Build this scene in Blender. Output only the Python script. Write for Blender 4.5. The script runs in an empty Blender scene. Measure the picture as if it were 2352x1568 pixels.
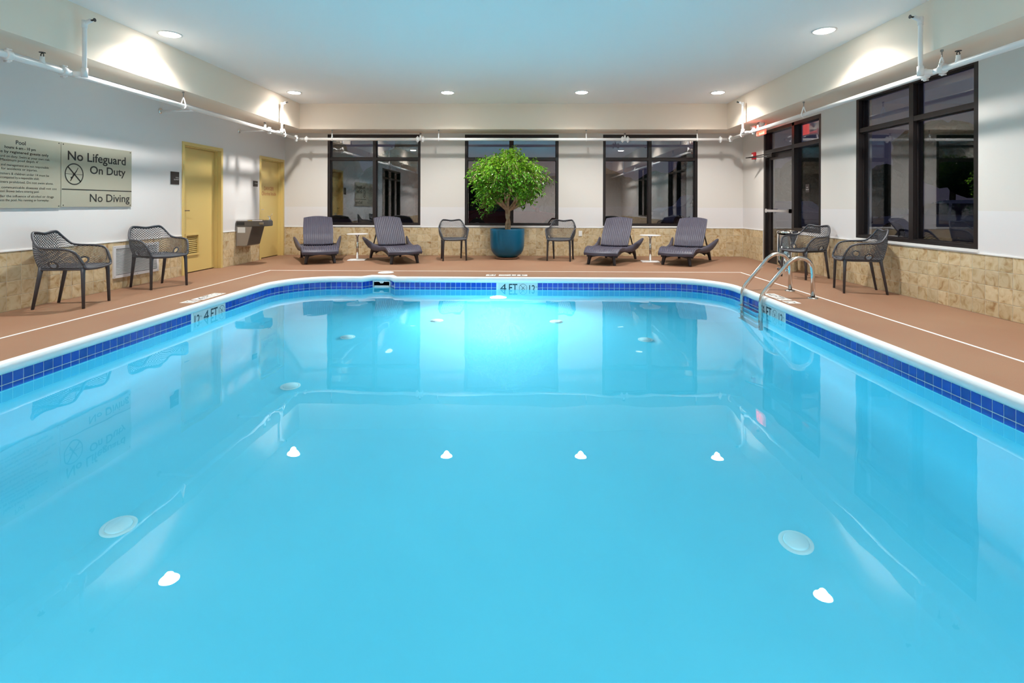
import bpy, bmesh, math, random
from mathutils import Vector, Matrix
random.seed(7)
PI = math.pi
scn = bpy.context.scene
COL = scn.collection

# ------------------------------------------------------------------ camera, world, lights, exposure
CAM_H = 1.10
cd = bpy.data.cameras.new('camera'); cam = bpy.data.objects.new('camera', cd); COL.objects.link(cam)
yaw, roll = 0.0139, 0.0027
Fv = Vector((-math.sin(yaw), math.cos(yaw), 0)); R0 = Vector((math.cos(yaw), math.sin(yaw), 0)); U0 = Vector((0, 0, 1))
Rv = R0*math.cos(roll) + U0*math.sin(roll); Uv = -R0*math.sin(roll) + U0*math.cos(roll)
cam.matrix_world = Matrix(((Rv.x, Uv.x, -Fv.x, 0), (Rv.y, Uv.y, -Fv.y, 0), (Rv.z, Uv.z, -Fv.z, CAM_H), (0, 0, 0, 1)))
cd.sensor_width = 36; cd.lens = 36*1200/2352
cd.shift_x = (1176-1196.58)/2352; cd.shift_y = (471.15-784)/2352
cd.clip_start = 0.02; cd.clip_end = 300
scn.camera = cam

w = bpy.data.worlds.new('world'); scn.world = w; w.use_nodes = True
nt = w.node_tree; bg = nt.nodes['Background']
tc = nt.nodes.new('ShaderNodeTexCoord'); sp = nt.nodes.new('ShaderNodeSeparateXYZ'); rp = nt.nodes.new('ShaderNodeValToRGB')
nt.links.new(tc.outputs['Generated'], sp.inputs[0]); nt.links.new(sp.outputs['Z'], rp.inputs[0])
e = rp.color_ramp.elements
e[0].position = 0.0; e[0].color = (0.20, 0.17, 0.25, 1); e[1].position = 0.6; e[1].color = (0.05, 0.08, 0.20, 1)
x = rp.color_ramp.elements.new(0.15); x.color = (0.13, 0.14, 0.27, 1)
nt.links.new(rp.outputs[0], bg.inputs['Color']); bg.inputs['Strength'].default_value = 0.22

scn.view_settings.view_transform = 'Standard'; scn.view_settings.look = 'None'
scn.view_settings.gamma = 1; scn.view_settings.use_curve_mapping = False
scn.view_settings.exposure = 0.36
cy = scn.cycles
cy.max_bounces = 10; cy.diffuse_bounces = 4; cy.glossy_bounces = 4; cy.transmission_bounces = 6; cy.transparent_max_bounces = 12
cy.caustics_reflective = True; cy.caustics_refractive = True; cy.blur_glossy = 1.0
cy.sample_clamp_indirect = 6.0; cy.use_denoising = True
try: cy.denoiser = 'OPENIMAGEDENOISE'
except Exception: pass
cy.use_adaptive_sampling = True; cy.adaptive_threshold = 0.04

DOWN_W = 248.0       # recessed downlights
POOL_W = 19.0      # underwater lamps
HC, HS = 3.192, 2.665
XL, XR, YB, YN = -5.327, 4.645, 11.371, -3.2
SXL, SXR, SYB, SYN = -4.735, 4.067, 10.756, -2.6
ZW = -0.175
LIGHTS = [(-4.366, 9.68), (-1.504, 9.684), (0.982, 9.669), (3.495, 9.691), (-4.41, 6.36), (3.522, 6.278),
          (-4.40, 3.0), (3.52, 2.95), (-4.40, -0.4), (3.52, -0.4), (-2.9, -1.6), (-0.45, -1.6), (2.0, -1.6)]
def lamp(name, kind, loc, power, color=(1, 1, 1), **kw):
    d = bpy.data.lights.new(name, kind); d.energy = power; d.color = color
    for k, v in kw.items(): setattr(d, k, v)
    o = bpy.data.objects.new(name, d); COL.objects.link(o); o.location = loc
    return o

# ------------------------------------------------------------------ materials
def mat(name, color=(.8, .8, .8), rough=.5, metal=0., spec=.5, noise=None, bump=None, rnd=0., emit=None, coat=0.):
    m = bpy.data.materials.new(name); m.use_nodes = True; nt = m.node_tree; b = nt.nodes['Principled BSDF']
    b.inputs['Base Color'].default_value = (*color, 1); b.inputs['Roughness'].default_value = rough
    b.inputs['Metallic'].default_value = metal; b.inputs['Specular IOR Level'].default_value = spec
    if coat: b.inputs['Coat Weight'].default_value = coat; b.inputs['Coat Roughness'].default_value = .1
    tcn = None
    def coord():
        nonlocal tcn
        if tcn is None: tcn = nt.nodes.new('ShaderNodeNewGeometry')
        return tcn.outputs['Position']
    last = None
    if noise:      # (scale, color2, contrast low, contrast high)
        n = nt.nodes.new('ShaderNodeTexNoise'); n.inputs['Scale'].default_value = noise[0]; n.inputs['Detail'].default_value = 6
        nt.links.new(coord(), n.inputs['Vector'])
        r = nt.nodes.new('ShaderNodeValToRGB'); r.color_ramp.elements[0].position = noise[2]; r.color_ramp.elements[1].position = noise[3]
        r.color_ramp.elements[0].color = (*color, 1); r.color_ramp.elements[1].color = (*noise[1], 1)
        nt.links.new(n.outputs['Fac'], r.inputs[0]); last = r.outputs[0]
        nt.links.new(last, b.inputs['Base Color'])
    if rnd:
        oi = nt.nodes.new('ShaderNodeObjectInfo'); mr = nt.nodes.new('ShaderNodeMapRange')
        mr.inputs['To Min'].default_value = 1-rnd; mr.inputs['To Max'].default_value = 1+rnd
        nt.links.new(oi.outputs['Random'], mr.inputs['Value'])
        hs = nt.nodes.new('ShaderNodeHueSaturation'); nt.links.new(mr.outputs[0], hs.inputs['Value'])
        if last: nt.links.new(last, hs.inputs['Color'])
        else: hs.inputs['Color'].default_value = (*color, 1)
        nt.links.new(hs.outputs[0], b.inputs['Base Color'])
    if bump:       # (scale, strength, distance)
        n = nt.nodes.new('ShaderNodeTexNoise'); n.inputs['Scale'].default_value = bump[0]; n.inputs['Detail'].default_value = 4
        nt.links.new(coord(), n.inputs['Vector'])
        bp = nt.nodes.new('ShaderNodeBump'); bp.inputs['Strength'].default_value = bump[1]; bp.inputs['Distance'].default_value = bump[2]
        nt.links.new(n.outputs['Fac'], bp.inputs['Height']); nt.links.new(bp.outputs[0], b.inputs['Normal'])
    if emit:
        b.inputs['Emission Color'].default_value = (*emit[0], 1); b.inputs['Emission Strength'].default_value = emit[1]
    return m

M = {}
M['ceiling'] = mat('ceiling_paint', (.93, .93, .92), .8, bump=(60, .15, .002))
M['soffit'] = mat('soffit_paint', (.88, .76, .63), .8, bump=(80, .15, .002))
M['pipe'] = mat('white_pipe_paint', (.86, .86, .85), .35)
M['steel'] = mat('polished_steel', (.68, .66, .64), .16, 1., bump=(30, .02, .001))
M['chrome'] = mat('chrome', (.75, .74, .72), .06, 1.)
M['rod'] = mat('galvanised_rod', (.35, .35, .34), .35, 1.)
M['black_metal'] = mat('black_metal', (.03, .03, .03), .4, .3)
M['frame'] = mat('dark_bronze_frame', (.022, .018, .018), .32, .2, bump=(40, .02, .001))
M['white_trim'] = mat('white_trim', (.80, .80, .79), .5)
M['white_plastic'] = mat('white_plastic', (.78, .78, .76), .4)
M['coping'] = mat('white_coping', (.80, .85, .87), .35, bump=(12, .25, .004))
M['basin'] = mat('pool_plaster', (.150, .60, .72), .6, noise=(1.2, (.165, .63, .745), .35, .7))
M['grout'] = mat('pale_grout', (.78, .82, .82), .8)
M['blue_tile'] = mat('cobalt_glazed_tile', (.006, .045, .42), .12, 0, .6, rnd=.18, coat=.5)
M['marker'] = mat('white_glazed_tile', (.62, .68, .70), .25)
M['ink'] = mat('dark_teal_ink', (.004, .03, .05), .5)
M['black_ink'] = mat('black_ink', (.015, .015, .015), .6)
M['chair'] = mat('grey_polypropylene', (.060, .064, .078), .42, 0, .5)
M['lounger'] = mat('graphite_resin', (.058, .055, .085), .5, 0, .5, bump=(220, .35, .002))
M['lounger_dark'] = mat('dark_resin', (.028, .028, .036), .5)
M['table_top'] = mat('white_table_top', (.75, .75, .76), .3)
M['pot'] = mat('teal_ceramic', (.0, .095, .19), .35, 0, .35, coat=.12, bump=(25, .03, .002))
M['terracotta'] = mat('terracotta', (.42, .22, .14), .8)
M['soil'] = mat('dark_soil', (.05, .035, .025), .95, bump=(60, .8, .01))
M['bark'] = mat('pale_bark', (.42, .30, .19), .8, noise=(18, (.26, .17, .10), .4, .65), bump=(40, .5, .004))
M['yellow'] = mat('yellow_door_paint', (.66, .49, .18), .38, bump=(50, .06, .002))
M['door_gap'] = mat('dark_gap', (.01, .01, .01), .9)
M['fountain_side'] = mat('taupe_enamel', (.33, .30, .27), .35, .2)
M['fountain_front'] = mat('grey_enamel', (.13, .12, .11), .35, .3)
M['red_text'] = mat('red_door_lettering', (.42, .07, .02), .5)
M['white_text'] = mat('white_lettering', (.75, .75, .73), .5)
M['placard'] = mat('dark_placard', (.03, .022, .02), .45)
M['grille'] = mat('white_grille', (.72, .72, .74), .45)
M['red'] = mat('red_alarm', (.50, .012, .02), .35)
M['exit_face'] = mat('exit_face', (.8, .35, .28), .5, emit=((1, .085, .045), 1.3))
M['exit_text'] = mat('exit_letters', (.9, .1, .05), .5, emit=((1, .05, .02), 4))
M['lens'] = mat('lamp_lens', (1, 1, 1), .5, emit=((1, .97, .93), 42))
M['pool_lens'] = mat('pool_lamp_lens', (1, 1, 1), .5, emit=((.92, .97, 1), 60))
M['line'] = mat('white_line_paint', (.85, .83, .80), .6)
M['asphalt'] = mat('asphalt', (.05, .05, .055), .9, bump=(30, .3, .01))
M['car_white'] = mat('white_car_paint', (.72, .72, .76), .25, 0, .5, coat=.5)
M['car_red'] = mat('red_car_paint', (.55, .03, .02), .25, coat=.5)
M['car_glass'] = mat('car_glass', (.02, .02, .03), .05, 0, .8)
M['tyre'] = mat('tyre', (.02, .02, .02), .8)
M['night_leaf'] = mat('outdoor_foliage', (.02, .07, .015), .8, bump=(3, .8, .2))
M['towel'] = mat('white_towel', (.75, .75, .73), .9, bump=(200, .5, .004))
M['dark_room'] = mat('dark_carpet', (.03, .028, .027), .9)

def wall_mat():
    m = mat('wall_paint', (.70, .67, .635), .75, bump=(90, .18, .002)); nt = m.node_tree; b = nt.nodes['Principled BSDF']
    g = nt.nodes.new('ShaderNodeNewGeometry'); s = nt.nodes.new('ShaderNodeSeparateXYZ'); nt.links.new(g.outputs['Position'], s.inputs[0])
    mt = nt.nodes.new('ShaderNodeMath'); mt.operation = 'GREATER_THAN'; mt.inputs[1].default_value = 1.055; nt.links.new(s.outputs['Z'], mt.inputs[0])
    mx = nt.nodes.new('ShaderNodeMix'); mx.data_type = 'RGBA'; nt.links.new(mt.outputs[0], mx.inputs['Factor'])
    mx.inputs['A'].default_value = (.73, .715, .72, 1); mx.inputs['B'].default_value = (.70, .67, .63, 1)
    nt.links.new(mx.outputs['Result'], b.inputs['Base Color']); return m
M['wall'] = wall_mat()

def floor_mat():
    m = mat('deck_coating', (.262, .138, .082), .62, 0, .30, noise=(1.1, (.288, .163, .098), .35, .7), bump=(160, .5, .003))
    nt = m.node_tree; b = nt.nodes['Principled BSDF']
    g = nt.nodes.new('ShaderNodeNewGeometry'); n = nt.nodes.new('ShaderNodeTexNoise'); n.inputs['Scale'].default_value = 260; n.inputs['Detail'].default_value = 2
    nt.links.new(g.outputs['Position'], n.inputs['Vector'])
    hs = nt.nodes.new('ShaderNodeHueSaturation'); mr = nt.nodes.new('ShaderNodeMapRange'); mr.inputs['To Min'].default_value = .75; mr.inputs['To Max'].default_value = 1.25
    src = b.inputs['Base Color'].links[0].from_socket
    nt.links.new(n.outputs['Fac'], mr.inputs['Value']); nt.links.new(mr.outputs[0], hs.inputs['Value']); nt.links.new(src, hs.inputs['Color']); nt.links.new(hs.outputs[0], b.inputs['Base Color'])
    return m
M['floor'] = floor_mat()

def stone_tile_mat():
    m = mat('beige_stone_tile', (.5, .4, .26), .35, 0, .5); nt = m.node_tree; b = nt.nodes['Principled BSDF']
    g = nt.nodes.new('ShaderNodeNewGeometry'); oi = nt.nodes.new('ShaderNodeObjectInfo')
    ad = nt.nodes.new('ShaderNodeVectorMath'); ad.operation = 'ADD'
    cmb = nt.nodes.new('ShaderNodeCombineXYZ'); ml = nt.nodes.new('ShaderNodeMath'); ml.operation = 'MULTIPLY'; ml.inputs[1].default_value = 37
    nt.links.new(oi.outputs['Random'], ml.inputs[0]); nt.links.new(ml.outputs[0], cmb.inputs[0]); nt.links.new(ml.outputs[0], cmb.inputs[2])
    nt.links.new(g.outputs['Position'], ad.inputs[0]); nt.links.new(cmb.outputs[0], ad.inputs[1])
    n = nt.nodes.new('ShaderNodeTexNoise'); n.inputs['Scale'].default_value = 9; n.inputs['Detail'].default_value = 8; n.inputs['Distortion'].default_value = 1.4
    nt.links.new(ad.outputs[0], n.inputs['Vector'])
    r = nt.nodes.new('ShaderNodeValToRGB'); el = r.color_ramp.elements
    el[0].position = .28; el[0].color = (.36, .21, .09, 1); el[1].position = .74; el[1].color = (.66, .56, .38, 1)
    k = el.new(.40); k.color = (.50, .36, .19, 1); k = el.new(.52); k.color = (.60, .475, .29, 1)
    nt.links.new(n.outputs['Fac'], r.inputs[0])
    hs = nt.nodes.new('ShaderNodeHueSaturation'); mr = nt.nodes.new('ShaderNodeMapRange'); mr.inputs['To Min'].default_value = .9; mr.inputs['To Max'].default_value = 1.1
    nt.links.new(oi.outputs['Random'], mr.inputs['Value']); nt.links.new(mr.outputs[0], hs.inputs['Value']); nt.links.new(r.outputs[0], hs.inputs['Color'])
    nt.links.new(hs.outputs[0], b.inputs['Base Color']); return m
M['stone'] = stone_tile_mat()
M['tile_grout'] = mat('cream_grout', (.62, .56, .45), .85)

def board_mat():
    m = mat('brushed_sign_metal', (.47, .46, .37), .36, .35); nt = m.node_tree; b = nt.nodes['Principled BSDF']
    g = nt.nodes.new('ShaderNodeNewGeometry'); mp = nt.nodes.new('ShaderNodeMapping'); mp.inputs['Scale'].default_value = (1, 2, 220)
    nt.links.new(g.outputs['Position'], mp.inputs[0]); n = nt.nodes.new('ShaderNodeTexNoise'); n.inputs['Scale'].default_value = 3
    nt.links.new(mp.outputs[0], n.inputs['Vector']); bp = nt.nodes.new('ShaderNodeBump'); bp.inputs['Strength'].default_value = .1; bp.inputs['Distance'].default_value = .001
    nt.links.new(n.outputs['Fac'], bp.inputs['Height']); nt.links.new(bp.outputs[0], b.inputs['Normal']); return m
M['board'] = board_mat()

def leaf_mat():
    m = bpy.data.materials.new('ficus_leaf'); m.use_nodes = True; nt = m.node_tree; b = nt.nodes['Principled BSDF']; out = nt.nodes['Material Output']
    at = nt.nodes.new('ShaderNodeAttribute'); at.attribute_name = 'tint'
    r = nt.nodes.new('ShaderNodeValToRGB'); el = r.color_ramp.elements
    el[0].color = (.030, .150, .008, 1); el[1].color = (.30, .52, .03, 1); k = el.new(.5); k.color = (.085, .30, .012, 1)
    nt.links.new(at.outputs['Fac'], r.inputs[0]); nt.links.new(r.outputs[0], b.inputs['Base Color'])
    b.inputs['Roughness'].default_value = .3
    tr = nt.nodes.new('ShaderNodeBsdfTranslucent'); nt.links.new(r.outputs[0], tr.inputs['Color'])
    mx = nt.nodes.new('ShaderNodeMixShader'); mx.inputs[0].default_value = .3
    nt.links.new(b.outputs[0], mx.inputs[1]); nt.links.new(tr.outputs[0], mx.inputs[2]); nt.links.new(mx.outputs[0], out.inputs[0]); return m
M['leaf'] = leaf_mat()

def glass_mat(name, base=.2, tint=(.85, .87, .9)):
    m = bpy.data.materials.new(name); m.use_nodes = True; nt = m.node_tree; nt.nodes.clear(); out = nt.nodes.new('ShaderNodeOutputMaterial')
    g = nt.nodes.new('ShaderNodeNewGeometry'); dt = nt.nodes.new('ShaderNodeVectorMath'); dt.operation = 'DOT_PRODUCT'
    nt.links.new(g.outputs['Normal'], dt.inputs[0]); nt.links.new(g.outputs['Incoming'], dt.inputs[1])
    ab = nt.nodes.new('ShaderNodeMath'); ab.operation = 'ABSOLUTE'; nt.links.new(dt.outputs['Value'], ab.inputs[0])
    om = nt.nodes.new('ShaderNodeMath'); om.operation = 'SUBTRACT'; om.inputs[0].default_value = 1; nt.links.new(ab.outputs[0], om.inputs[1])
    pw = nt.nodes.new('ShaderNodeMath'); pw.operation = 'POWER'; pw.inputs[1].default_value = 4; nt.links.new(om.outputs[0], pw.inputs[0])
    ma = nt.nodes.new('ShaderNodeMath'); ma.operation = 'MULTIPLY_ADD'; ma.inputs[1].default_value = 1-base; ma.inputs[2].default_value = base; nt.links.new(pw.outputs[0], ma.inputs[0])
    t = nt.nodes.new('ShaderNodeBsdfTransparent'); t.inputs[0].default_value = (*tint, 1)
    gl = nt.nodes.new('ShaderNodeBsdfGlossy'); gl.inputs['Roughness'].default_value = .0
    mx = nt.nodes.new('ShaderNodeMixShader'); nt.links.new(ma.outputs[0], mx.inputs[0]); nt.links.new(t.outputs[0], mx.inputs[1]); nt.links.new(gl.outputs[0], mx.inputs[2])
    nt.links.new(mx.outputs[0], out.inputs[0]); return m
M['glass'] = glass_mat('window_glass', .20)
M['glass_side'] = glass_mat('side_window_glass', .16)

def water_mat():
    m = bpy.data.materials.new('pool_water'); m.use_nodes = True; nt = m.node_tree; nt.nodes.clear(); out = nt.nodes.new('ShaderNodeOutputMaterial')
    gl = nt.nodes.new('ShaderNodeBsdfGlass'); gl.inputs['IOR'].default_value = 1.33; gl.inputs['Roughness'].default_value = 0.0
    g = nt.nodes.new('ShaderNodeNewGeometry'); n = nt.nodes.new('ShaderNodeTexNoise'); n.inputs['Scale'].default_value = 1.6; n.inputs['Detail'].default_value = 2
    nt.links.new(g.outputs['Position'], n.inputs['Vector'])
    bp = nt.nodes.new('ShaderNodeBump'); bp.inputs['Strength'].default_value = .10; bp.inputs['Distance'].default_value = .02
    nt.links.new(n.outputs['Fac'], bp.inputs['Height']); nt.links.new(bp.outputs[0], gl.inputs['Normal'])
    va = nt.nodes.new('ShaderNodeVolumeAbsorption'); va.inputs['Color'].default_value = (.30, .86, .96, 1); va.inputs['Density'].default_value = .28
    nt.links.new(gl.outputs[0], out.inputs['Surface']); nt.links.new(va.outputs[0], out.inputs['Volume']); return m
M['water'] = water_mat()

# ------------------------------------------------------------------ mesh helpers
def link(name, bm, m, parent=None, smooth=False, mats=None):
    me = bpy.data.meshes.new(name)
    if smooth:
        for f in bm.faces: f.smooth = True
    bm.to_mesh(me); bm.free()
    for k in (mats or [m]): me.materials.append(k)
    o = bpy.data.objects.new(name, me); COL.objects.link(o)
    if parent: o.parent = parent
    return o
def meshobj(name, verts, faces, m, parent=None, smooth=False):
    me = bpy.data.meshes.new(name); me.from_pydata([tuple(v) for v in verts], [], faces); me.materials.append(m)
    if smooth: me.polygons.foreach_set('use_smooth', [True]*len(me.polygons))
    me.update(); o = bpy.data.objects.new(name, me); COL.objects.link(o)
    if parent: o.parent = parent
    return o
def thing(name, label, cat, loc=(0, 0, 0), rz=0., group=None, kind=None):
    o = bpy.data.objects.new(name, None); COL.objects.link(o); o.location = loc; o.rotation_euler = (0, 0, rz); o.empty_display_size = .1
    if label: o['label'] = label
    if cat: o['category'] = cat
    if group: o['group'] = group
    if kind: o['kind'] = kind
    return o
def tag(o, label=None, cat=None, group=None, kind=None):
    if label: o['label'] = label
    if cat: o['category'] = cat
    if group: o['group'] = group
    if kind: o['kind'] = kind
    return o
def box(bm, x0, x1, y0, y1, z0, z1, mi=0, bevel=0.):
    v = [bm.verts.new(p) for p in ((x0, y0, z0), (x1, y0, z0), (x1, y1, z0), (x0, y1, z0), (x0, y0, z1), (x1, y0, z1), (x1, y1, z1), (x0, y1, z1))]
    fs = [bm.faces.new([v[i] for i in q]) for q in ((3, 2, 1, 0), (4, 5, 6, 7), (0, 1, 5, 4), (1, 2, 6, 5), (2, 3, 7, 6), (3, 0, 4, 7))]
    for f in fs: f.material_index = mi
    if bevel:
        es = list({e for f in fs for e in f.edges}); bmesh.ops.bevel(bm, geom=es, offset=bevel, segments=1, affect='EDGES', profile=.7)
def frames(path):
    pts = [Vector(p) for p in path]; T = []
    for i in range(len(pts)):
        a = pts[max(i-1, 0)]; b = pts[min(i+1, len(pts)-1)]; T.append((b-a).normalized())
    up = Vector((0, 0, 1)) if abs(T[0].z) < .9 else Vector((0, 1, 0))
    n = (up - T[0]*up.dot(T[0])).normalized(); out = []
    for i in range(len(pts)):
        n = (n - T[i]*n.dot(T[i])).normalized(); out.append((pts[i], n, T[i].cross(n)))
    return out
def tube(bm, path, r, seg=10, caps=True, ry=None):
    fr = frames(path); rings = []
    for i, (p, n, b) in enumerate(fr):
        ra = r[i] if isinstance(r, (list, tuple)) else r
        rb = (ry[i] if isinstance(ry, (list, tuple)) else ry) if ry else ra
        rings.append([bm.verts.new(p + n*(ra*math.cos(2*PI*k/seg)) + b*(rb*math.sin(2*PI*k/seg))) for k in range(seg)])
    for a, c in zip(rings, rings[1:]):
        for k in range(seg): bm.faces.new((a[k], a[(k+1) % seg], c[(k+1) % seg], c[k]))
    if caps: bm.faces.new(rings[0][::-1]); bm.faces.new(rings[-1])
def lathe(bm, prof, seg=24, c=(0, 0, 0)):
    rings = [[bm.verts.new((c[0]+r*math.cos(2*PI*k/seg), c[1]+r*math.sin(2*PI*k/seg), c[2]+z)) for k in range(seg)] if r > 1e-5 else [bm.verts.new((c[0], c[1], c[2]+z))] for r, z in prof]
    for a, b in zip(rings, rings[1:]):
        for k in range(seg):
            k2 = (k+1) % seg
            if len(a) == 1 and len(b) == 1: continue
            if len(a) == 1: bm.faces.new((a[0], b[k2], b[k]))
            elif len(b) == 1: bm.faces.new((a[k], a[k2], b[0]))
            else: bm.faces.new((a[k], a[k2], b[k2], b[k]))
def smooth_path(pts, n=8):
    P = [Vector(p) for p in pts]; out = []
    for i in range(len(P)-1):
        p0 = P[max(i-1, 0)]; p1 = P[i]; p2 = P[i+1]; p3 = P[min(i+2, len(P)-1)]
        for k in range(n):
            t = k/n; out.append(.5*((2*p1)+(p2-p0)*t+(2*p0-5*p1+4*p2-p3)*t*t+(3*p1-p0-3*p2+p3)*t**3))
    out.append(P[-1]); return out
def fillet(pts, rad, n=5):
    P = [Vector(p) for p in pts]; out = [P[0]]
    for i in range(1, len(P)-1):
        a = (P[i-1]-P[i]); b = (P[i+1]-P[i]); r = min(rad, a.length*.45, b.length*.45); A = P[i]+a.normalized()*r; B = P[i]+b.normalized()*r
        for k in range(n+1):
            t = k/n; out.append(A*(1-t)**2+P[i]*2*t*(1-t)+B*t*t)
    out.append(P[-1]); return out
def prism(bm, pts, a0, a1, axis='y'):
    def mk(p, q): return {'y': (p[0], q, p[1]), 'x': (q, p[0], p[1]), 'z': (p[0], p[1], q)}[axis]
    A = [bm.verts.new(mk(p, a0)) for p in pts]; B = [bm.verts.new(mk(p, a1)) for p in pts]
    bm.faces.new(A); bm.faces.new(B[::-1])
    for i in range(len(pts)): j = (i+1) % len(pts); bm.faces.new((A[j], A[i], B[i], B[j]))
def copy_tree(o, parent=None):
    c = o.copy(); COL.objects.link(c)
    if parent: c.parent = parent; c.matrix_parent_inverse = o.matrix_parent_inverse
    for ch in [k for k in bpy.data.objects if k.parent == o]: copy_tree(ch, c)
    return c

# text -> mesh, placed by (origin, right, up); size by cap height and optional total width
def text_raw(s, off=0.):
    c = bpy.data.curves.new('t', 'FONT'); c.body = s; c.size = 1; c.resolution_u = 3; c.offset = off
    o = bpy.data.objects.new('t', c); COL.objects.link(o); dg = bpy.context.evaluated_depsgraph_get(); dg.update()
    me = bpy.data.meshes.new_from_object(o.evaluated_get(dg)); bpy.data.objects.remove(o); bpy.data.curves.remove(c)
    vs = [v.co.copy() for v in me.vertices]; fs = [list(p.vertices) for p in me.polygons]; bpy.data.meshes.remove(me); return vs, fs
CAPH = None
def add_text(bm, s, org, right, up, cap, width=None, align='l', lift=.0008, bold=0):
    global CAPH
    if CAPH is None: CAPH = max(v.y for v in text_raw('H')[0])
    vs, fs = text_raw(s, bold*CAPH/cap*.8 if bold else 0.); x0 = min(v.x for v in vs); x1 = max(v.x for v in vs)
    sy = cap/CAPH; sx = sy if width is None else width/(x1-x0); W = (x1-x0)*sx
    off = {'l': 0, 'c': -W/2, 'r': -W}[align]; org = Vector(org); right = Vector(right); up = Vector(up); n = right.cross(up)
    B = [bm.verts.new(org+right*((v.x-x0)*sx+off)+up*(v.y*sy)+n*lift) for v in vs]
    for f in fs:
        try: bm.faces.new([B[i] for i in f])
        except ValueError: pass
def add_ring(bm, c, right, up, r0, r1, lift=.0008, seg=40, sx=1.):
    c = Vector(c); right = Vector(right); up = Vector(up); n = right.cross(up); A = []; B = []
    for k in range(seg):
        a = 2*PI*k/seg; d = right*math.cos(a)*sx+up*math.sin(a); A.append(bm.verts.new(c+d*r0+n*lift)); B.append(bm.verts.new(c+d*r1+n*lift))
    for k in range(seg): j = (k+1) % seg; bm.faces.new((A[k], B[k], B[j], A[j]))
def add_bar(bm, c, right, up, p, q, wd, lift=.0009, w2=None):
    c = Vector(c); right = Vector(right); up = Vector(up); n = right.cross(up); w2 = wd if w2 is None else w2
    P = c+right*p[0]+up*p[1]; Q = c+right*q[0]+up*q[1]; t = (Q-P).normalized(); s = n.cross(t)
    bm.faces.new([bm.verts.new(v+n*lift) for v in (P-s*wd/2, Q-s*w2/2, Q+s*w2/2, P+s*wd/2)])
def no_dive(bm, c, right, up, r, lw, lift=.0008):
    add_ring(bm, c, right, up, r-lw, r, lift)
    k = .70*r; add_bar(bm, c, right, up, (-k*1.02, k), (k*1.02, -k), lw*1.2, lift)
    add_bar(bm, c, right, up, (-.9*r, 0), (.9*r, -.02*r), lw*.35, lift)
    add_bar(bm, c, right, up, (-.42*r, -.66*r), (-.08*r, -.1*r), lw*.7, lift, lw*1.5)
    add_bar(bm, c, right, up, (-.12*r, -.16*r), (.22*r, .28*r), lw*1.5, lift, lw*.9)
    add_bar(bm, c, right, up, (.2*r, .24*r), (.42*r, .62*r), lw*.9, lift, lw*.5)
    add_ring(bm, Vector(c)+Vector(right)*(-.30*r)+Vector(up)*(-.34*r), right, up, 0.0001, lw*.9, lift, 10)

# ------------------------------------------------------------------ room shell
def wall_cells(u0, u1, z0, z1, holes):
    us = sorted({u0, u1, *[h[0] for h in holes], *[h[1] for h in holes]}); zs = sorted({z0, z1, *[h[2] for h in holes], *[h[3] for h in holes]})
    for a, b in zip(us, us[1:]):
        for c, d in zip(zs, zs[1:]):
            m = ((a+b)/2, (c+d)/2)
            if not any(h[0] < m[0] < h[1] and h[2] < m[1] < h[3] for h in holes): yield a, b, c, d
TH = .22
H_L = [(7.96, 9.02, 0, 2.07), (10.28, 11.31, 0, 2.07), (1.2, 3.9, 0.0, 2.45)]
H_B = [(-4.393, -2.353, .655, 2.637), (-1.384, .658, .655, 2.637), (1.622, 3.667, .655, 2.637)]
H_R = [(9.20, 10.38, 0, 2.57), (8.36, 9.20, .66, 2.57), (5.46, 7.47, .655, 2.64), (.8, 2.8, .655, 2.64)]
H_N = [(-3.0, -1.0, 0, 2.3)]
bm = bmesh.new()
for a, b, c, d in wall_cells(YN, YB, -.02, HC, [(h[0], h[1], h[2] if h[2] > 0 else -.02, h[3]) for h in H_L]): box(bm, XL-TH, XL, a, b, c, d)
tag(link('wall_left', bm, M['wall']), kind='structure'); WL = bpy.data.objects['wall_left']; WL.data.materials[0] = mat('wall_paint_plain', (.70, .685, .68), .75, bump=(90, .18, .002))
bm = bmesh.new()
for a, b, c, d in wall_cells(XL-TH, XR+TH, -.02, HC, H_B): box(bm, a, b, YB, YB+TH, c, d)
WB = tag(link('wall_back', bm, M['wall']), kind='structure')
bm = bmesh.new()
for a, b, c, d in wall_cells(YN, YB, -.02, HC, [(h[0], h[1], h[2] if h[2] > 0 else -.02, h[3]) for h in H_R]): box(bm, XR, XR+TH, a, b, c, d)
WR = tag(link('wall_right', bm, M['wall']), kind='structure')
bm = bmesh.new()
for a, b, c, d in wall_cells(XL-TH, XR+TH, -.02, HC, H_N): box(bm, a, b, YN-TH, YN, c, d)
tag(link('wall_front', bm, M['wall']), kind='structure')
bm = bmesh.new(); box(bm, XL-TH, XR+TH, YN-TH, YB+TH, HC, HC+.2)
tag(link('ceiling', bm, M['ceiling']), kind='structure')
for nm, c in (('soffit', (XL, SXL, YN, YB)), ('soffit', (SXR, XR, YN, YB)), ('soffit', (SXL, SXR, SYB, YB)), ('soffit', (SXL, SXR, YN, SYN))):
    bm = bmesh.new(); box(bm, *c, HS, HC+.002); tag(link(nm, bm, M['soffit']), 'beige drywall soffit running around the ceiling edge', kind='structure')
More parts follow.
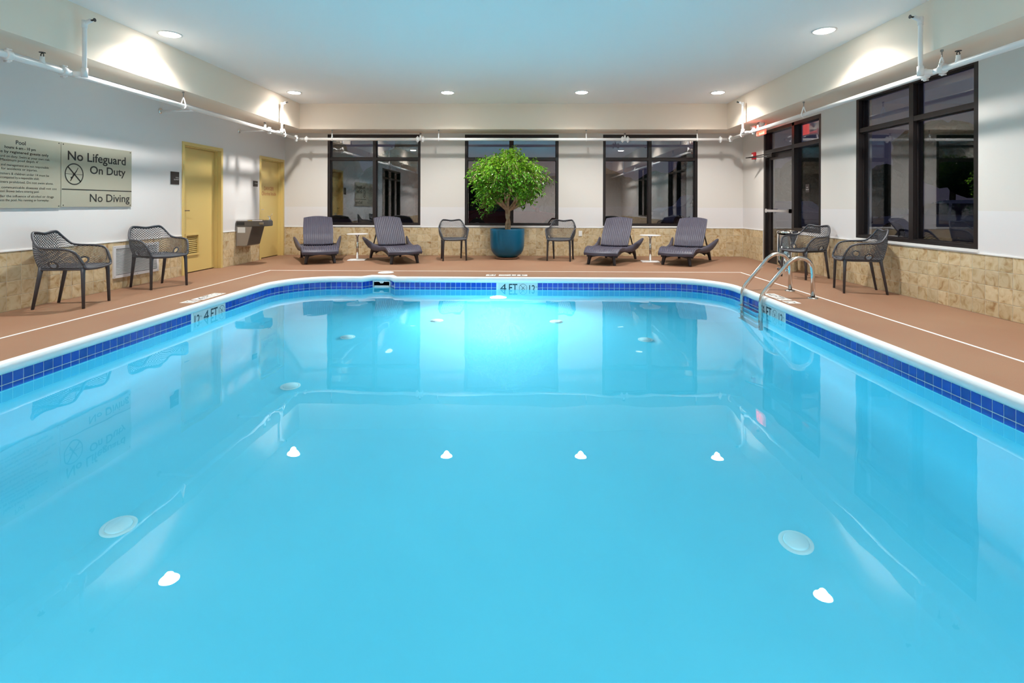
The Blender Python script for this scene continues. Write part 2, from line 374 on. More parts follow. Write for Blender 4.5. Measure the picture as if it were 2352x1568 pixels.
# dark rooms behind the openings of the near part
bm = bmesh.new(); box(bm, XL-2.6, XL-TH-.005, .9, 4.2, -.02, 0.0); box(bm, XL-2.7, XL-2.6, .9, 4.2, 0, 2.6); box(bm, XL-2.6, XL-TH-.005, .8, .9, 0, 2.6); box(bm, XL-2.6, XL-TH-.005, 4.2, 4.3, 0, 2.6); box(bm, XL-2.6, XL-TH-.005, .9, 4.2, 2.6, 2.7)
tag(link('hallway', bm, M['dark_room']), 'dark hallway behind the interior glazing', kind='structure')
bm = bmesh.new(); box(bm, -3.2, -.8, YN-2, YN-TH-.005, -.02, 0); box(bm, -3.3, -.7, YN-2.1, YN-2, 0, 2.5); box(bm, -3.3, -3.2, YN-2, YN-TH-.005, 0, 2.5); box(bm, -.8, -.7, YN-2, YN-TH-.005, 0, 2.5); box(bm, -3.3, -.7, YN-2.1, YN-TH-.005, 2.5, 2.6)
tag(link('corridor', bm, M['dark_room']), 'dark corridor behind the front doorway', kind='structure')

# ------------------------------------------------------------------ pool outline
PX0, PX1, PY0, PY1 = -3.63, 2.84, .35, 7.93
def arc(cx, cy, r, a0, a1, n): return [(cx+r*math.cos(math.radians(a0+(a1-a0)*k/n)), cy+r*math.sin(math.radians(a0+(a1-a0)*k/n))) for k in range(n+1)]
RC = .80
OUT = arc(PX0+RC, PY0+RC, RC, 270, 180, 10)+arc(PX0+RC, PY1-RC, RC, 180, 90, 14)+[(-2.53, PY1), (-2.42, 8.10), (-2.13, 8.10), (-2.03, PY1)]+arc(PX1-RC, PY1-RC, RC, 90, 0, 14)+arc(PX1-RC, PY0+RC, RC, 0, -90, 10)
def dens(pts):
    o = []
    for i, p in enumerate(pts):
        q = pts[(i+1) % len(pts)]; L = math.dist(p, q); n = max(1, int(L/.35))
        for k in range(n): o.append((p[0]+(q[0]-p[0])*k/n, p[1]+(q[1]-p[1])*k/n))
    return o
OUTD = dens(OUT)
def offset(pts, d):     # clockwise outline: outward is left of travel
    o = []; N = len(pts)
    for i in range(N):
        a = Vector(pts[i-1]); b = Vector(pts[i]); c = Vector(pts[(i+1) % N])
        t1 = (b-a).normalized(); t2 = (c-b).normalized(); n1 = Vector((-t1.y, t1.x)); n2 = Vector((-t2.y, t2.x)); n = n1+n2; n = n/max(.4, n.length_squared/2) if n.length > 1e-6 else n1
        o.append((b.x+n.x*d, b.y+n.y*d))
    return o
def sweep(bm, prof):
    rings = []
    for o, z in prof: rings.append([bm.verts.new((p[0], p[1], z)) for p in offset(OUTD, o)])
    for a, b in zip(rings, rings[1:]):
        for k in range(len(a)): j = (k+1) % len(a); bm.faces.new((a[k], b[k], b[j], a[j]))
    return rings
# deck floor with a hole
bm = bmesh.new()
fx0, fx1, fy0, fy1 = XL-.21, XR+.21, YN, YB
oc = [(fx0, fy0), (fx1, fy0), (fx1, fy1), (fx0, fy1)]
def loop(bm, pts, z):
    v = [bm.verts.new((p[0], p[1], z)) for p in pts]; return [bm.edges.new((v[i], v[(i+1) % len(v)])) for i in range(len(v))]
es = loop(bm, oc, 0)+loop(bm, offset(OUTD, .048), 0)
bmesh.ops.triangle_fill(bm, use_beauty=True, use_dissolve=False, edges=es)
for f in bm.faces:
    if f.normal.z < 0: f.normal_flip()
FLOOR = tag(link('floor', bm, M['floor']), kind='structure')
bm = bmesh.new(); sweep(bm, [(.05, -.03), (.05, .0015), (.035, .006), (.005, .004), (-.015, -.008), (-.026, -.03), (-.026, -.058), (-.016, -.074), (.01, -.076)])
bmesh.ops.recalc_face_normals(bm, faces=bm.faces)
tag(link('pool_coping', bm, M['coping'], smooth=True), 'white rounded concrete coping around the pool rim', kind='structure')
ZF = -1.38
bm = bmesh.new(); rg = sweep(bm, [(-.004, -.07), (-.004, -.23), (0, -.232), (0, -1.05), (-.03, -1.2), (-.10, -1.31), (-.22, -1.365), (-.35, ZF)])
bm.faces.new(rg[-1])
bmesh.ops.recalc_face_normals(bm, faces=bm.faces)
for f in bm.faces:
    if max(v.co.z for v in f.verts) > -.2: f.material_index = 1
for f in bm.faces: f.smooth = len(f.verts) == 4
BASIN = tag(link('pool_basin', bm, None, mats=[M['basin'], M['grout']]), kind='structure')
bm = bmesh.new(); top = [bm.verts.new((p[0], p[1], ZW)) for p in offset(OUTD, .012)]; bot = [bm.verts.new((p[0], p[1], ZF-.03)) for p in offset(OUTD, .012)]
bm.faces.new(top); bm.faces.new(bot[::-1])
for k in range(len(top)): j = (k+1) % len(top); bm.faces.new((top[j], top[k], bot[k], bot[j]))
bmesh.ops.recalc_face_normals(bm, faces=bm.faces)
tag(link('pool_water', bm, M['water']), 'clear turquoise water filling the swimming pool', 'water', kind='stuff')

# waterline tiles
PT = .0775
segs = []; tot = 0
for i in range(len(OUT)-1):
    L = math.dist(OUT[i], OUT[i+1])
    if L > 1e-6: segs.append((tot, L, OUT[i], OUT[i+1])); tot += L
def at_s(s):
    for s0, L, p, q in segs:
        if s0-1e-9 <= s <= s0+L: t = (s-s0)/L; return (p[0]+(q[0]-p[0])*t, p[1]+(q[1]-p[1])*t)
    return segs[-1][3]
def in_marker(p):
    x, y = p
    return (x < PX0+.02 and 5.60 < y < 6.22) or (x > PX1-.02 and 5.79 < y < 6.43) or (y > PY1-.02 and -.46 < x < .17) or (y > 8.05 and -2.43 < x < -2.12)
def tile_mesh(w_, h_, t_):
    b = bmesh.new(); box(b, -w_/2, w_/2, -t_, .001, -h_/2, h_/2, bevel=.0015); me = bpy.data.meshes.new('tile'); b.to_mesh(me); b.free(); return me
tm = tile_mesh(.0725, .0715, .007); tm.materials.append(M['blue_tile'])
ntile = 0; rest = bmesh.new()
brk = [0.]+[s0 for s0, L, p, q in segs if p in ((-2.53, PY1), (-2.42, 8.10), (-2.13, 8.10), (-2.03, PY1))]+[tot]
cells = []
for g0, g1 in zip(brk, brk[1:]):
    n = max(1, round((g1-g0)/PT)); pt = (g1-g0)/n
    cells += [(g0+k*pt, g0+(k+1)*pt) for k in range(n)]
for c0, c1 in cells:
    a = at_s(c0+1e-6); b_ = at_s(c1-1e-6); m_ = ((a[0]+b_[0])/2, (a[1]+b_[1])/2)
    if in_marker(m_): continue
    fit = min(1, (math.dist(a, b_)-.004)/.0725)
    ang = math.atan2(b_[1]-a[1], b_[0]-a[0])
    for r_, zc in enumerate((-.1145, -.1915)):
        if r_ == 0 and m_[1] > 2.3 and ntile < 300:
            o = bpy.data.objects.new('tile', tm); COL.objects.link(o); o.parent = BASIN; ntile += 1
            o.location = (m_[0], m_[1], zc); o.rotation_euler = (0, 0, ang); o.scale = (fit, 1, 1)
        else:
            n0 = len(rest.verts); rest.from_mesh(tm); rest.verts.ensure_lookup_table()
            bmesh.ops.transform(rest, matrix=Matrix.Translation((m_[0], m_[1], zc)) @ Matrix.Rotation(ang, 4, 'Z') @ Matrix.Diagonal((fit, 1, 1, 1)), verts=rest.verts[n0:])
tag(link('lower_tile_row', rest, M['blue_tile'], BASIN), kind='stuff')

# depth markers at the waterline
def marker(name, label, org, right, seq, loc3d_up=(0, 0, 1), h=.15, flat=False, size=.15, cells=None, capf=.78):
    t = thing(name, label, 'depth marker', org)
    right = Vector(right); up = Vector(loc3d_up); n = right.cross(up); O = Vector((0, 0, 0))
    x = 0; ink = bmesh.new()
    for item in seq:
        if item == ' ': x += .05; continue
        wd = size*(2 if item == '4 FT' else 1)
        for k in range(2 if item == '4 FT' else 1):
            b = bmesh.new(); x0 = x+k*size
            P = [O+right*(x0+.0015)+up*.0015, O+right*(x0+size-.0015)+up*.0015, O+right*(x0+size-.0015)+up*(h-.0015), O+right*(x0+.0015)+up*(h-.0015)]
            A = [b.verts.new(p+n*.006) for p in P]; B = [b.verts.new(p-n*.004) for p in P]; b.faces.new(A)
            for i in range(4): j = (i+1) % 4; b.faces.new((A[j], A[i], B[i], B[j]))
            link('marker_tile', b, M['line'] if flat else M['marker'], t)
        base = (h-size*capf)/2
        if item == '4 FT':
            add_text(ink, '4', O+right*(x+size*.5)+up*base, right, up, size*capf, size*.62, 'c', .0066)
            add_text(ink, 'FT', O+right*(x+size*1.5)+up*base, right, up, size*capf, size*.86, 'c', .0066, bold=.0022)
        elif item == 'N': no_dive(ink, O+right*(x+size*.5)+up*(h*.5), right, up, size*.40, size*.035, .0066)
        else:
            add_text(ink, '12', O+right*(x+size*.42)+up*base, right, up, size*capf*.85, size*.6, 'c', .0066, bold=.0022)
            add_text(ink, 'IN', O+right*(x+size*.86)+up*(base+size*.42), right, up, size*.13, size*.16, 'c', .0066)
        x += wd
        link('lettering', ink, M['ink'] if not flat else M['black_ink'], t); ink = bmesh.new()
marker('depth_marker', 'tile strip reading 12 IN, 4 FT on the left waterline', (PX0+.001, 5.61, -.228), (0, 1, 0), ['12', '4 FT', 'N'])
marker('depth_marker', 'tile strip reading 4 FT, 12 IN on the far waterline under the potted tree', (-.45, PY1-.001, -.228), (1, 0, 0), ['4 FT', 'N', '12'])
marker('depth_marker', 'tile strip reading 4 FT, 12 IN on the waterline beside the ladder', (PX1-.001, 6.41, -.228), (0, -1, 0), ['4 FT', 'N', '12'])
marker('depth_marker', 'white deck tiles with black depth lettering beside the left pool edge', (-3.737, 5.77, -.004), (0, 1, 0), ['12', ' ', '4 FT', 'N'], (-1, 0, 0), flat=True)
marker('depth_marker', 'upside-down white deck tiles with black depth lettering at the far pool edge', (-.01, 8.27, -.004), (-1, 0, 0), ['4 FT', 'N', ' ', '12'], (0, -1, 0), flat=True)
marker('depth_marker', 'white deck tiles with black depth lettering under the ladder rails', (2.935, 6.585, -.004), (0, -1, 0), ['4 FT', 'N', ' ', '12'], (1, 0, 0), flat=True)

# skimmer
t = thing('skimmer', 'white framed skimmer opening in the far pool wall', 'skimmer', (-2.275, 8.10, -.125))
bm = bmesh.new(); box(bm, -.135, .135, -.012, .01, .030, .048); box(bm, -.135, .135, -.012, .01, -.07, -.055); box(bm, -.135, -.12, -.012, .01, -.055, .030); box(bm, .12, .135, -.012, .01, -.055, .030)
link('frame', bm, M['white_plastic'], t)
bm = bmesh.new(); box(bm, -.12, .12, -.004, -.001, -.055, .030); link('throat', bm, M['door_gap'], t)
bm = bmesh.new(); prism(bm, [(-.035, .03), (.035, .03), (.02, .006), (-.02, .006)], -.011, -.005); link('clip', bm, M['white_plastic'], t)
bm = bmesh.new(); box(bm, -.115, .115, -.010, -.005, -.055, -.028); link('weir', bm, M['white_plastic'], t)
t = thing('skimmer_hatch', 'round white skimmer cover set in the deck', 'hatch', (-2.302, 8.43, 0))
bm = bmesh.new(); lathe(bm, [(.125, 0), (.125, .006), (.118, .010), (0, .010)], 32); link('lid', bm, M['line'], t)
bm = bmesh.new(); lathe(bm, [(.012, .010), (.012, .0125), (0, .0125)], 12, (-.05, 0, 0)); link('finger_hole', bm, M['rod'], t)
bm = bmesh.new(); lathe(bm, [(.012, .010), (.012, .0125), (0, .0125)], 12, (.05, 0, 0)); link('finger_hole', bm, M['rod'], t)

# floor fittings of the pool
FIT = [(-2.30, 2.91, 'nearest the lower left corner of the photo'), (-2.18, 4.77, 'on the left below the sign reflection'), (-2.16, 6.23, 'left of the far pool lamp glow'), (-1.23, 7.04, 'at the far end left of centre'),
       (.38, 7.04, 'at the far end right of centre'), (1.40, 6.24, 'at the far right of the pool floor'), (1.49, 2.92, 'at the near right of the pool floor')]
for x_, y_, where in FIT:
    t = thing('floor_inlet', 'round white pool floor fitting '+where, 'pool fitting', (x_, y_, ZF), 0, 'round covers on the pool floor')
    bm = bmesh.new(); lathe(bm, [(.088, 0), (.088, .006), (.078, .009), (.066, .009)], 32); link('flange', bm, M['white_plastic'], t)
    bm = bmesh.new(); lathe(bm, [(.066, .002), (.064, .018), (.059, .022), (0, .023)], 32); link('cover', bm, M['white_plastic'], t, True)

# underwater lamps
for i, (loc, rz, lab, pw) in enumerate([((-.45, PY1-.001, -.78), 0, 'glowing round underwater lamp in the far pool wall', 8.0), ((-1.9, PY0+.001, -.80), PI, 'round underwater lamp in the near pool wall, left', 1.), ((1.1, PY0+.001, -.80), PI, 'round underwater lamp in the near pool wall, right', 1.)]):
    t = thing('underwater_light', lab, 'pool light', loc, rz, 'underwater lamps')
    bm = bmesh.new(); lathe(bm, [(.13, 0), (.13, .012), (.105, .022), (.10, .022)], 28)
    bmesh.ops.transform(bm, matrix=Matrix.Rotation(PI/2, 4, 'X'), verts=bm.verts); link('face_ring', bm, M['steel'], t)
    bm = bmesh.new(); lathe(bm, [(.10, .018), (.08, .028), (0, .034)], 28)
    bmesh.ops.transform(bm, matrix=Matrix.Rotation(PI/2, 4, 'X'), verts=bm.verts); link('lens', bm, M['pool_lens'], t, True)
    L = lamp('pool_lamp', 'AREA', (0, -.05, 0), POOL_W*pw, (.85, .96, 1.), shape='DISK', size=.24)
    L.parent = t; L.rotation_euler = (-PI/2+(.38 if i == 0 else 0), 0, 0)

# white safety line on the deck
bm = bmesh.new()
for a in ((-4.326, -4.298, -1.5, 8.695), (3.498, 3.526, -1.5, 8.695), (-4.298, 3.498, 8.667, 8.695)): box(bm, *a[:4], -.002, .0015)
tag(link('deck_line', bm, M['line']), 'thin white painted line running around the pool deck', 'line')

# ------------------------------------------------------------------ stone tile dado
TP = .1524
tcache = {}
def stone(w_, h_):
    k = (round(w_, 3), round(h_, 3))
    if k not in tcache:
        b = bmesh.new(); box(b, -k[0]/2, k[0]/2, -.0055, .001, -k[1]/2, k[1]/2, bevel=.002); me = bpy.data.meshes.new('tile'); b.to_mesh(me); b.free(); me.materials.append(M['stone']); tcache[k] = me
    return tcache[k]
def dado(parent, u0, u1, phase, skip, place, rz, limit=300, order=None):
    rest = bmesh.new(); cells = []
    k = math.floor((u0-phase)/TP)
    while phase+k*TP < u1:
        a = max(u0, phase+k*TP); b_ = min(u1, phase+(k+1)*TP); k += 1
        for r_ in range(4): cells.append((a, b_, r_*TP, (r_+1)*TP))
    out = []
    for a, b_, c, d in cells:
        pieces = [(a, b_)]
        for s0, s1, zz0, zz1 in skip:
            if zz0 < (c+d)/2 < zz1:
                new = []
                for p, q in pieces:
                    if s1 <= p or s0 >= q: new.append((p, q)); continue
                    if s0 > p: new.append((p, s0))
                    if s1 < q: new.append((s1, q))
                pieces = new
        for p, q in pieces:
            if q-p > .012: out.append((p, q, c, d))
    if order: out.sort(key=order)
    n = 0; g = .0045
    for p, q, c, d in out:
        me = stone(q-p-g, d-c-g); pos = place((p+q)/2, (c+d)/2)
        if n < limit:
            o = bpy.data.objects.new('tile', me); COL.objects.link(o); o.parent = parent; o.location = pos; o.rotation_euler = (0, 0, rz); n += 1
        else:
            n0 = len(rest.verts); rest.from_mesh(me); rest.verts.ensure_lookup_table()
            bmesh.ops.transform(rest, matrix=Matrix.Translation(pos) @ Matrix.Rotation(rz, 4, 'Z'), verts=rest.verts[n0:])
    if len(rest.verts): tag(link('more_tiles', rest, M['stone'], parent), kind='stuff')
    else: rest.free()
dado(WB, XL+.012, XR-.012, XL+.012, [], lambda u, z: (u, YB-.003, z), 0)
dado(WL, YN+.3, YB, 5.41-TP*40, [(7.95, 9.03, 0, 3), (10.27, 11.325, 0, 3), (1.15, 3.95, 0, 3)], lambda u, z: (XL+.003, u, z), PI/2, 290, lambda q: abs(q[0]-8))
dado(WR, YN+.3, YB, 6.129-TP*50, [(9.20, 10.39, 0, 3)], lambda u, z: (XR-.003, u, z), -PI/2, 290, lambda q: abs(q[0]-8))
bm = bmesh.new()
box(bm, XL, XR, YB-.006, YB+.001, 0, .6096)
def strips(holes, u0, u1):
    cur = u0
    for a, b in sorted(holes):
        yield cur, a; cur = b
    yield cur, u1
for a, b in strips([(7.95, 9.03), (10.27, 11.325), (1.15, 3.95)], YN, YB): box(bm, XL-.001, XL+.006, a, b, 0, .6096)
for a, b in strips([(9.20, 10.39)], YN, YB): box(bm, XR-.006, XR+.001, a, b, 0, .6096)
tag(link('trim_1', bm, M['tile_grout']), 'cream grout bed behind the wall tiles', kind='structure')
bm = bmesh.new()
box(bm, XL, XR, YB-.014, YB+.001, .6096, .622)
for a, b in strips([(7.95, 9.03), (10.27, 11.325), (1.15, 3.95)], YN, YB-.014): box(bm, XL-.001, XL+.014, a, b, .6096, .622)
for a, b in strips([(9.20, 10.39)], YN, YB-.014): box(bm, XR-.014, XR+.001, a, b, .6096, .622)
tag(link('trim_2', bm, M['white_trim']), 'thin white edge strip along the top of the wall tiles', kind='structure')

# ------------------------------------------------------------------ windows and glazed door
def W3(plane, u, n, z):      # u along the wall, n out of the wall into the room
    return {'B': (u, YB-n, z), 'R': (XR-n, u, z), 'L': (XL+n, u, z), 'N': (u, YN+n, z)}[plane]
def wbox(bm, plane, u0, u1, n0, n1, z0, z1):
    a = W3(plane, u0, n0, z0); b = W3(plane, u1, n1, z1); box(bm, min(a[0], b[0]), max(a[0], b[0]), min(a[1], b[1]), max(a[1], b[1]), min(a[2], b[2]), max(a[2], b[2]))
def window(name, plane, u0, u1, z0, z1, mull, trans, glass, fw=.055, sill=True, label=None):
    root = thing(name, label, None, kind='structure')
    n0, n1 = -.13, .0
    bm = bmesh.new(); wbox(bm, plane, u0, u0+fw, n0, n1, z0, z1); wbox(bm, plane, u1-fw, u1, n0, n1, z0, z1); wbox(bm, plane, u0+fw, u1-fw, n0, n1, z1-fw, z1); wbox(bm, plane, u0+fw, u1-fw, n0, n1, z0, z0+fw*.8)
    link('window_frame', bm, M['frame'], root)
    us = [u0+fw]+[m for m in mull]+[u1-fw]
    for m_ in mull:
        bm = bmesh.new(); wbox(bm, plane, m_-.036, m_+.036, n0, n1-.008, z0+fw*.8, z1-fw); link('mullion', bm, M['frame'], root)
    edges = []
    cur = u0+fw
    for m_ in list(mull)+[None]:
        e1 = (m_-.036) if m_ is not None else u1-fw
        edges.append((cur, e1)); cur = (m_+.036) if m_ is not None else None
    for a, b in edges:
        zs = [z0+fw*.8]
        for t_ in trans:
            bm = bmesh.new(); wbox(bm, plane, a, b, n0, n1-.012, t_-.03, t_+.03); link('transom', bm, M['frame'], root); zs += [t_-.03, t_+.03]
        zs.append(z1-fw)
        for i in range(0, len(zs), 2):
            bm = bmesh.new(); wbox(bm, plane, a-.004, b+.004, -.080, -.074, zs[i]-.004, zs[i+1]+.004); link('pane', bm, glass, root)
            bm = bmesh.new()      # glazing bead
            for q in ((a, a+.012, zs[i], zs[i+1]), (b-.012, b, zs[i], zs[i+1]), (a+.012, b-.012, zs[i], zs[i]+.012), (a+.012, b-.012, zs[i+1]-.012, zs[i+1])): wbox(bm, plane, q[0], q[1], -.072, -.058, q[2], q[3])
            link('glazing_bead', bm, M['frame'], root)
    if sill:
        bm = bmesh.new(); wbox(bm, plane, u0-.01, u1+.01, .0, .022, .624, z0); link('window_sill', bm, M['white_trim'], root)
    return root
window('window_1', 'B', -4.393, -2.353, .655, 2.637, [-3.365], [2.105], M['glass'])
window('window_2', 'B', -1.384, .658, .655, 2.637, [-.37], [2.105], M['glass'])
window('window_3', 'B', 1.622, 3.667, .655, 2.637, [2.64], [2.105], M['glass'])
window('window_4', 'R', 5.46, 7.47, .655, 2.64, [6.42], [2.16], M['glass_side'])
window('window_5', 'R', .8, 2.8, .655, 2.64, [1.8], [2.16], M['glass_side'])
window('window_6', 'L', 1.2, 3.9, 0., 2.45, [2.1, 3.0], [2.1], M['glass_side'], sill=False)
# glazed entrance (door_3): leaf, sidelight, transom lights
root = thing('door_3', None, None, kind='structure')
bm = bmesh.new()
wbox(bm, 'R', 10.31, 10.38, -.13, .0, 0, 2.57); wbox(bm, 'R', 9.20, 9.28, -.13, .0, 0, 2.57); wbox(bm, 'R', 8.36, 8.42, -.13, .0, .66, 2.57)
wbox(bm, 'R', 8.42, 10.31, -.13, .0, 2.51, 2.57); wbox(bm, 'R', 8.42, 9.2, -.13, .0, .66, .72); wbox(bm, 'R', 9.28, 10.31, -.13, .0, 2.11, 2.18); wbox(bm, 'R', 8.42, 9.20, -.13, .0, 2.11, 2.18)
link('door_frame', bm, M['frame'], root)
bm = bmesh.new(); wbox(bm, 'R', 10.19, 10.30, -.10, -.05, .01, 2.10); wbox(bm, 'R', 9.29, 9.37, -.10, -.05, .01, 2.10); wbox(bm, 'R', 9.37, 10.19, -.10, -.05, 1.99, 2.10); wbox(bm, 'R', 9.37, 10.19, -.10, -.05, .01, .24)
leaf = link('door_leaf', bm, M['frame'], root)
bm = bmesh.new(); wbox(bm, 'R', 9.365, 10.195, -.08, -.074, .23, 2.0); link('pane', bm, M['glass_side'], leaf)
for a in ((8.416, 9.204, .716, 2.114), (8.416, 9.204, 2.176, 2.514), (9.276, 10.314, 2.176, 2.514)):
    bm = bmesh.new(); wbox(bm, 'R', a[0], a[1], -.08, -.074, a[2], a[3]); link('pane', bm, M['glass_side'], root)
bm = bmesh.new(); wbox(bm, 'R', 9.32, 10.24, -.02, .035, .985, 1.03); wbox(bm, 'R', 9.32, 9.38, -.05, .03, .97, 1.045); wbox(bm, 'R', 10.18, 10.24, -.05, .03, .97, 1.045); link('push_bar', bm, M['steel'], leaf)
bm = bmesh.new(); wbox(bm, 'R', 10.0, 10.28, -.05, .02, 2.03, 2.09); tube(bm, [(XR-.0, 10.2, 2.06), (XR-.30, 10.50, 2.055)], .009, 8); tube(bm, [(XR-.30, 10.5, 2.055), (XR-.02, 9.98, 2.10)], .009, 8); link('door_closer', bm, M['black_metal'], root)
bm = bmesh.new(); wbox(bm, 'R', 9.37, 10.31, -.12, .02, 0, .012); link('threshold', bm, M['steel'], root)
bm = bmesh.new(); wbox(bm, 'R', 8.83, 8.95, -.073, -.068, 1.33, 1.47); pl = link('notice_plate', bm, M['placard'], root)
bm = bmesh.new(); add_text(bm, 'NO', (XR+.067, 8.89, 1.405), (0, -1, 0), (0, 0, 1), .018, align='c'); add_text(bm, 'SMOKING', (XR+.067, 8.89, 1.37), (0, -1, 0), (0, 0, 1), .014, align='c'); link('lettering', bm, M['white_text'], pl)

# solid yellow doors
def yellow_door(name, y0, y1, louver, danger):
    root = thing(name, None, None, kind='structure'); dp = .10
    bm = bmesh.new(); f = .05
    for a in ((y0, y0+f, 0, 2.07), (y1-f, y1, 0, 2.07), (y0+f, y1-f, 2.07-f, 2.07)): wbox(bm, 'L', a[0], a[1], -.16, .014, a[2], a[3])
    for a in ((y0+f, y0+f+.016, 0, 2.02), (y1-f-.016, y1-f, 0, 2.02), (y0+f+.016, y1-f-.016, 2.004, 2.02)): wbox(bm, 'L', a[0], a[1], -.16, -.045, a[2], a[3])
    link('door_frame', bm, M['yellow'], root)
    a0, a1 = y0+f+.019, y1-f-.019
    holes = [(8.20, 8.50, .31, .60)] if louver else []
    bm = bmesh.new()
    for a, b, c, d in wall_cells(a0, a1, .015, 2.0, holes): wbox(bm, 'L', a, b, -dp-.045, -dp, c, d)
    lf = link('door_leaf', bm, M['yellow'], root)
    bm = bmesh.new(); wbox(bm, 'L', y0, y1, -.20, -.17, 0, 2.07); link('dark_backing', bm, M['door_gap'], root)
    if louver:
        bm = bmesh.new()
        for q in ((8.17, 8.20, .28, .63), (8.50, 8.53, .28, .63), (8.20, 8.50, .28, .31), (8.20, 8.50, .60, .63)): wbox(bm, 'L', q[0], q[1], -dp, -dp+.018, q[2], q[3])
        lv = link('louver_frame', bm, M['yellow'], lf)
        for k in range(9):
            bm = bmesh.new(); z = .325+k*.031
            v = [bm.verts.new(p) for p in ((XL-dp-.035, 8.20, z+.022), (XL-dp-.035, 8.50, z+.022), (XL-dp-.004, 8.50, z), (XL-dp-.004, 8.20, z), (XL-dp-.035, 8.20, z+.027), (XL-dp-.035, 8.50, z+.027), (XL-dp-.004, 8.50, z+.005), (XL-dp-.004, 8.20, z+.005))]
            for q in ((3, 2, 1, 0), (4, 5, 6, 7), (0, 1, 5, 4), (1, 2, 6, 5), (2, 3, 7, 6), (3, 0, 4, 7)): bm.faces.new([v[i] for i in q])
            link('slat', bm, M['yellow'], lf)
    hy = a0+.07
    bm = bmesh.new(); tube(bm, [(XL-dp, hy, 1.0), (XL-dp+.05, hy, 1.0)], .014, 10); tube(bm, [(XL-dp+.05, hy-.005, 1.0), (XL-dp+.055, hy+.10, 1.0)], .009, 8); lathe(bm, [(.028, -.004), (.028, .004), (0, .004)], 12, (0, 0, 0)); 
    bm2 = bmesh.new(); tube(bm2, [(XL-dp, hy, 1.0), (XL-dp+.055, hy, 1.0)], .013, 10); tube(bm2, fillet([(XL-dp+.05, hy-.01, 1.0), (XL-dp+.055, hy+.11, 1.0)], .01), .009, 8); tube(bm2, [(XL-dp-.001, hy, 1.0), (XL-dp+.008, hy, 1.0)], .028, 14); bm.free()
    link('door_handle', bm2, M['steel'], lf)
    if danger:
        bm = bmesh.new(); c = 10.86
        add_text(bm, 'DANGER', (XL-dp, c, 1.395), (0, 1, 0), (0, 0, 1), .075, .40, 'c', .001); add_text(bm, 'Chlorine Inside', (XL-dp, c, 1.29), (0, 1, 0), (0, 0, 1), .075, .60, 'c', .001)
        link('lettering', bm, M['red_text'], lf)
    return root
yellow_door('door_1', 7.96, 9.02, True, False)
yellow_door('door_2', 10.28, 11.31, False, True)

# ------------------------------------------------------------------ downlights
for i, (x_, y_) in enumerate(LIGHTS):
    nm = ['far row, above the left corner', 'far row, second from the left', 'far row, third from the left', 'far row, above the right corner', 'left side, above the rules sign wall', 'right side, above the big side window',
          'left side, beside the photographer', 'right side, beside the photographer', 'left side, behind the photographer', 'right side, behind the photographer', 'rear row, left', 'rear row, middle', 'rear row, right'][i]
    t = thing('ceiling_light', 'round recessed ceiling downlight, '+nm, 'ceiling light', (x_, y_, HC), 0, 'recessed downlights')
    bm = bmesh.new(); lathe(bm, [(.135, .001), (.135, -.006), (.112, -.010), (.108, -.002), (.108, .0)], 32); link('trim_ring', bm, M['white_trim'], t, True)
    bm = bmesh.new(); lathe(bm, [(.106, -.002), (.100, -.014), (.07, -.020), (0, -.022)], 32); link('lens', bm, M['lens'], t)
    L = lamp('downlight', 'SPOT', (0, 0, -.05), DOWN_W, (1., .955, .90), spot_size=math.radians(146), spot_blend=1.0, shadow_soft_size=.05)
    L.parent = t

# ------------------------------------------------------------------ sprinkler pipe
PL, PRX, PB, PZ = -4.80, 4.13, 10.86, 2.468
t = thing('sprinkler_pipe', 'white painted sprinkler pipe running along three walls under the soffit', 'pipe')
pr = .030
for nm, a, b in (('pipe_run', (PL, YN, PZ), (PL, PB, PZ)), ('pipe_run', (PL, PB, PZ), (PRX, PB, PZ)), ('pipe_run', (PRX, PB, PZ), (PRX, YN, PZ))):
    bm = bmesh.new(); tube(bm, [a, b], pr, 16); link(nm, bm, M['pipe'], t, True)
def coupling(c, ax):
    bm = bmesh.new(); c = Vector(c); a = Vector(ax)
    tube(bm, [c-a*.028, c-a*.02, c+a*.02, c+a*.028], [.042, .047, .047, .042], 16)
    s = a.cross(Vector((0, 0, 1))).normalized()
    for sg in (1, -1):
        for k in (-.055,):
            pass
    up = Vector((0, 0, 1))
    for d in (up, -up):
        q = c+d*.052; tube(bm, [q-s*.035, q+s*.035], .008, 6); tube(bm, [q-a*.012, q+a*.012], .015, 8)
    link('coupling', bm, M['pipe'], t, True)
for c, ax in (((PL, 5.33, PZ), (0, 1, 0)), ((PL, 4.75, PZ), (0, 1, 0)), ((PL, 9.6, PZ), (0, 1, 0)), ((PL, 10.72, PZ), (0, 1, 0)), ((PL+.16, PB, PZ), (1, 0, 0)), ((-2.31, PB, PZ), (1, 0, 0)), ((-2.20, PB, PZ), (1, 0, 0)), ((1.95, PB, PZ), (1, 0, 0)), ((2.06, PB, PZ), (1, 0, 0)),
              ((PRX-.16, PB, PZ), (1, 0, 0)), ((PRX, 10.72, PZ), (0, 1, 0)), ((PRX, 9.62, PZ), (0, 1, 0)), ((PRX, 5.27, PZ), (0, 1, 0)), ((PRX, 5.5, PZ), (0, 1, 0))): coupling(c, ax)
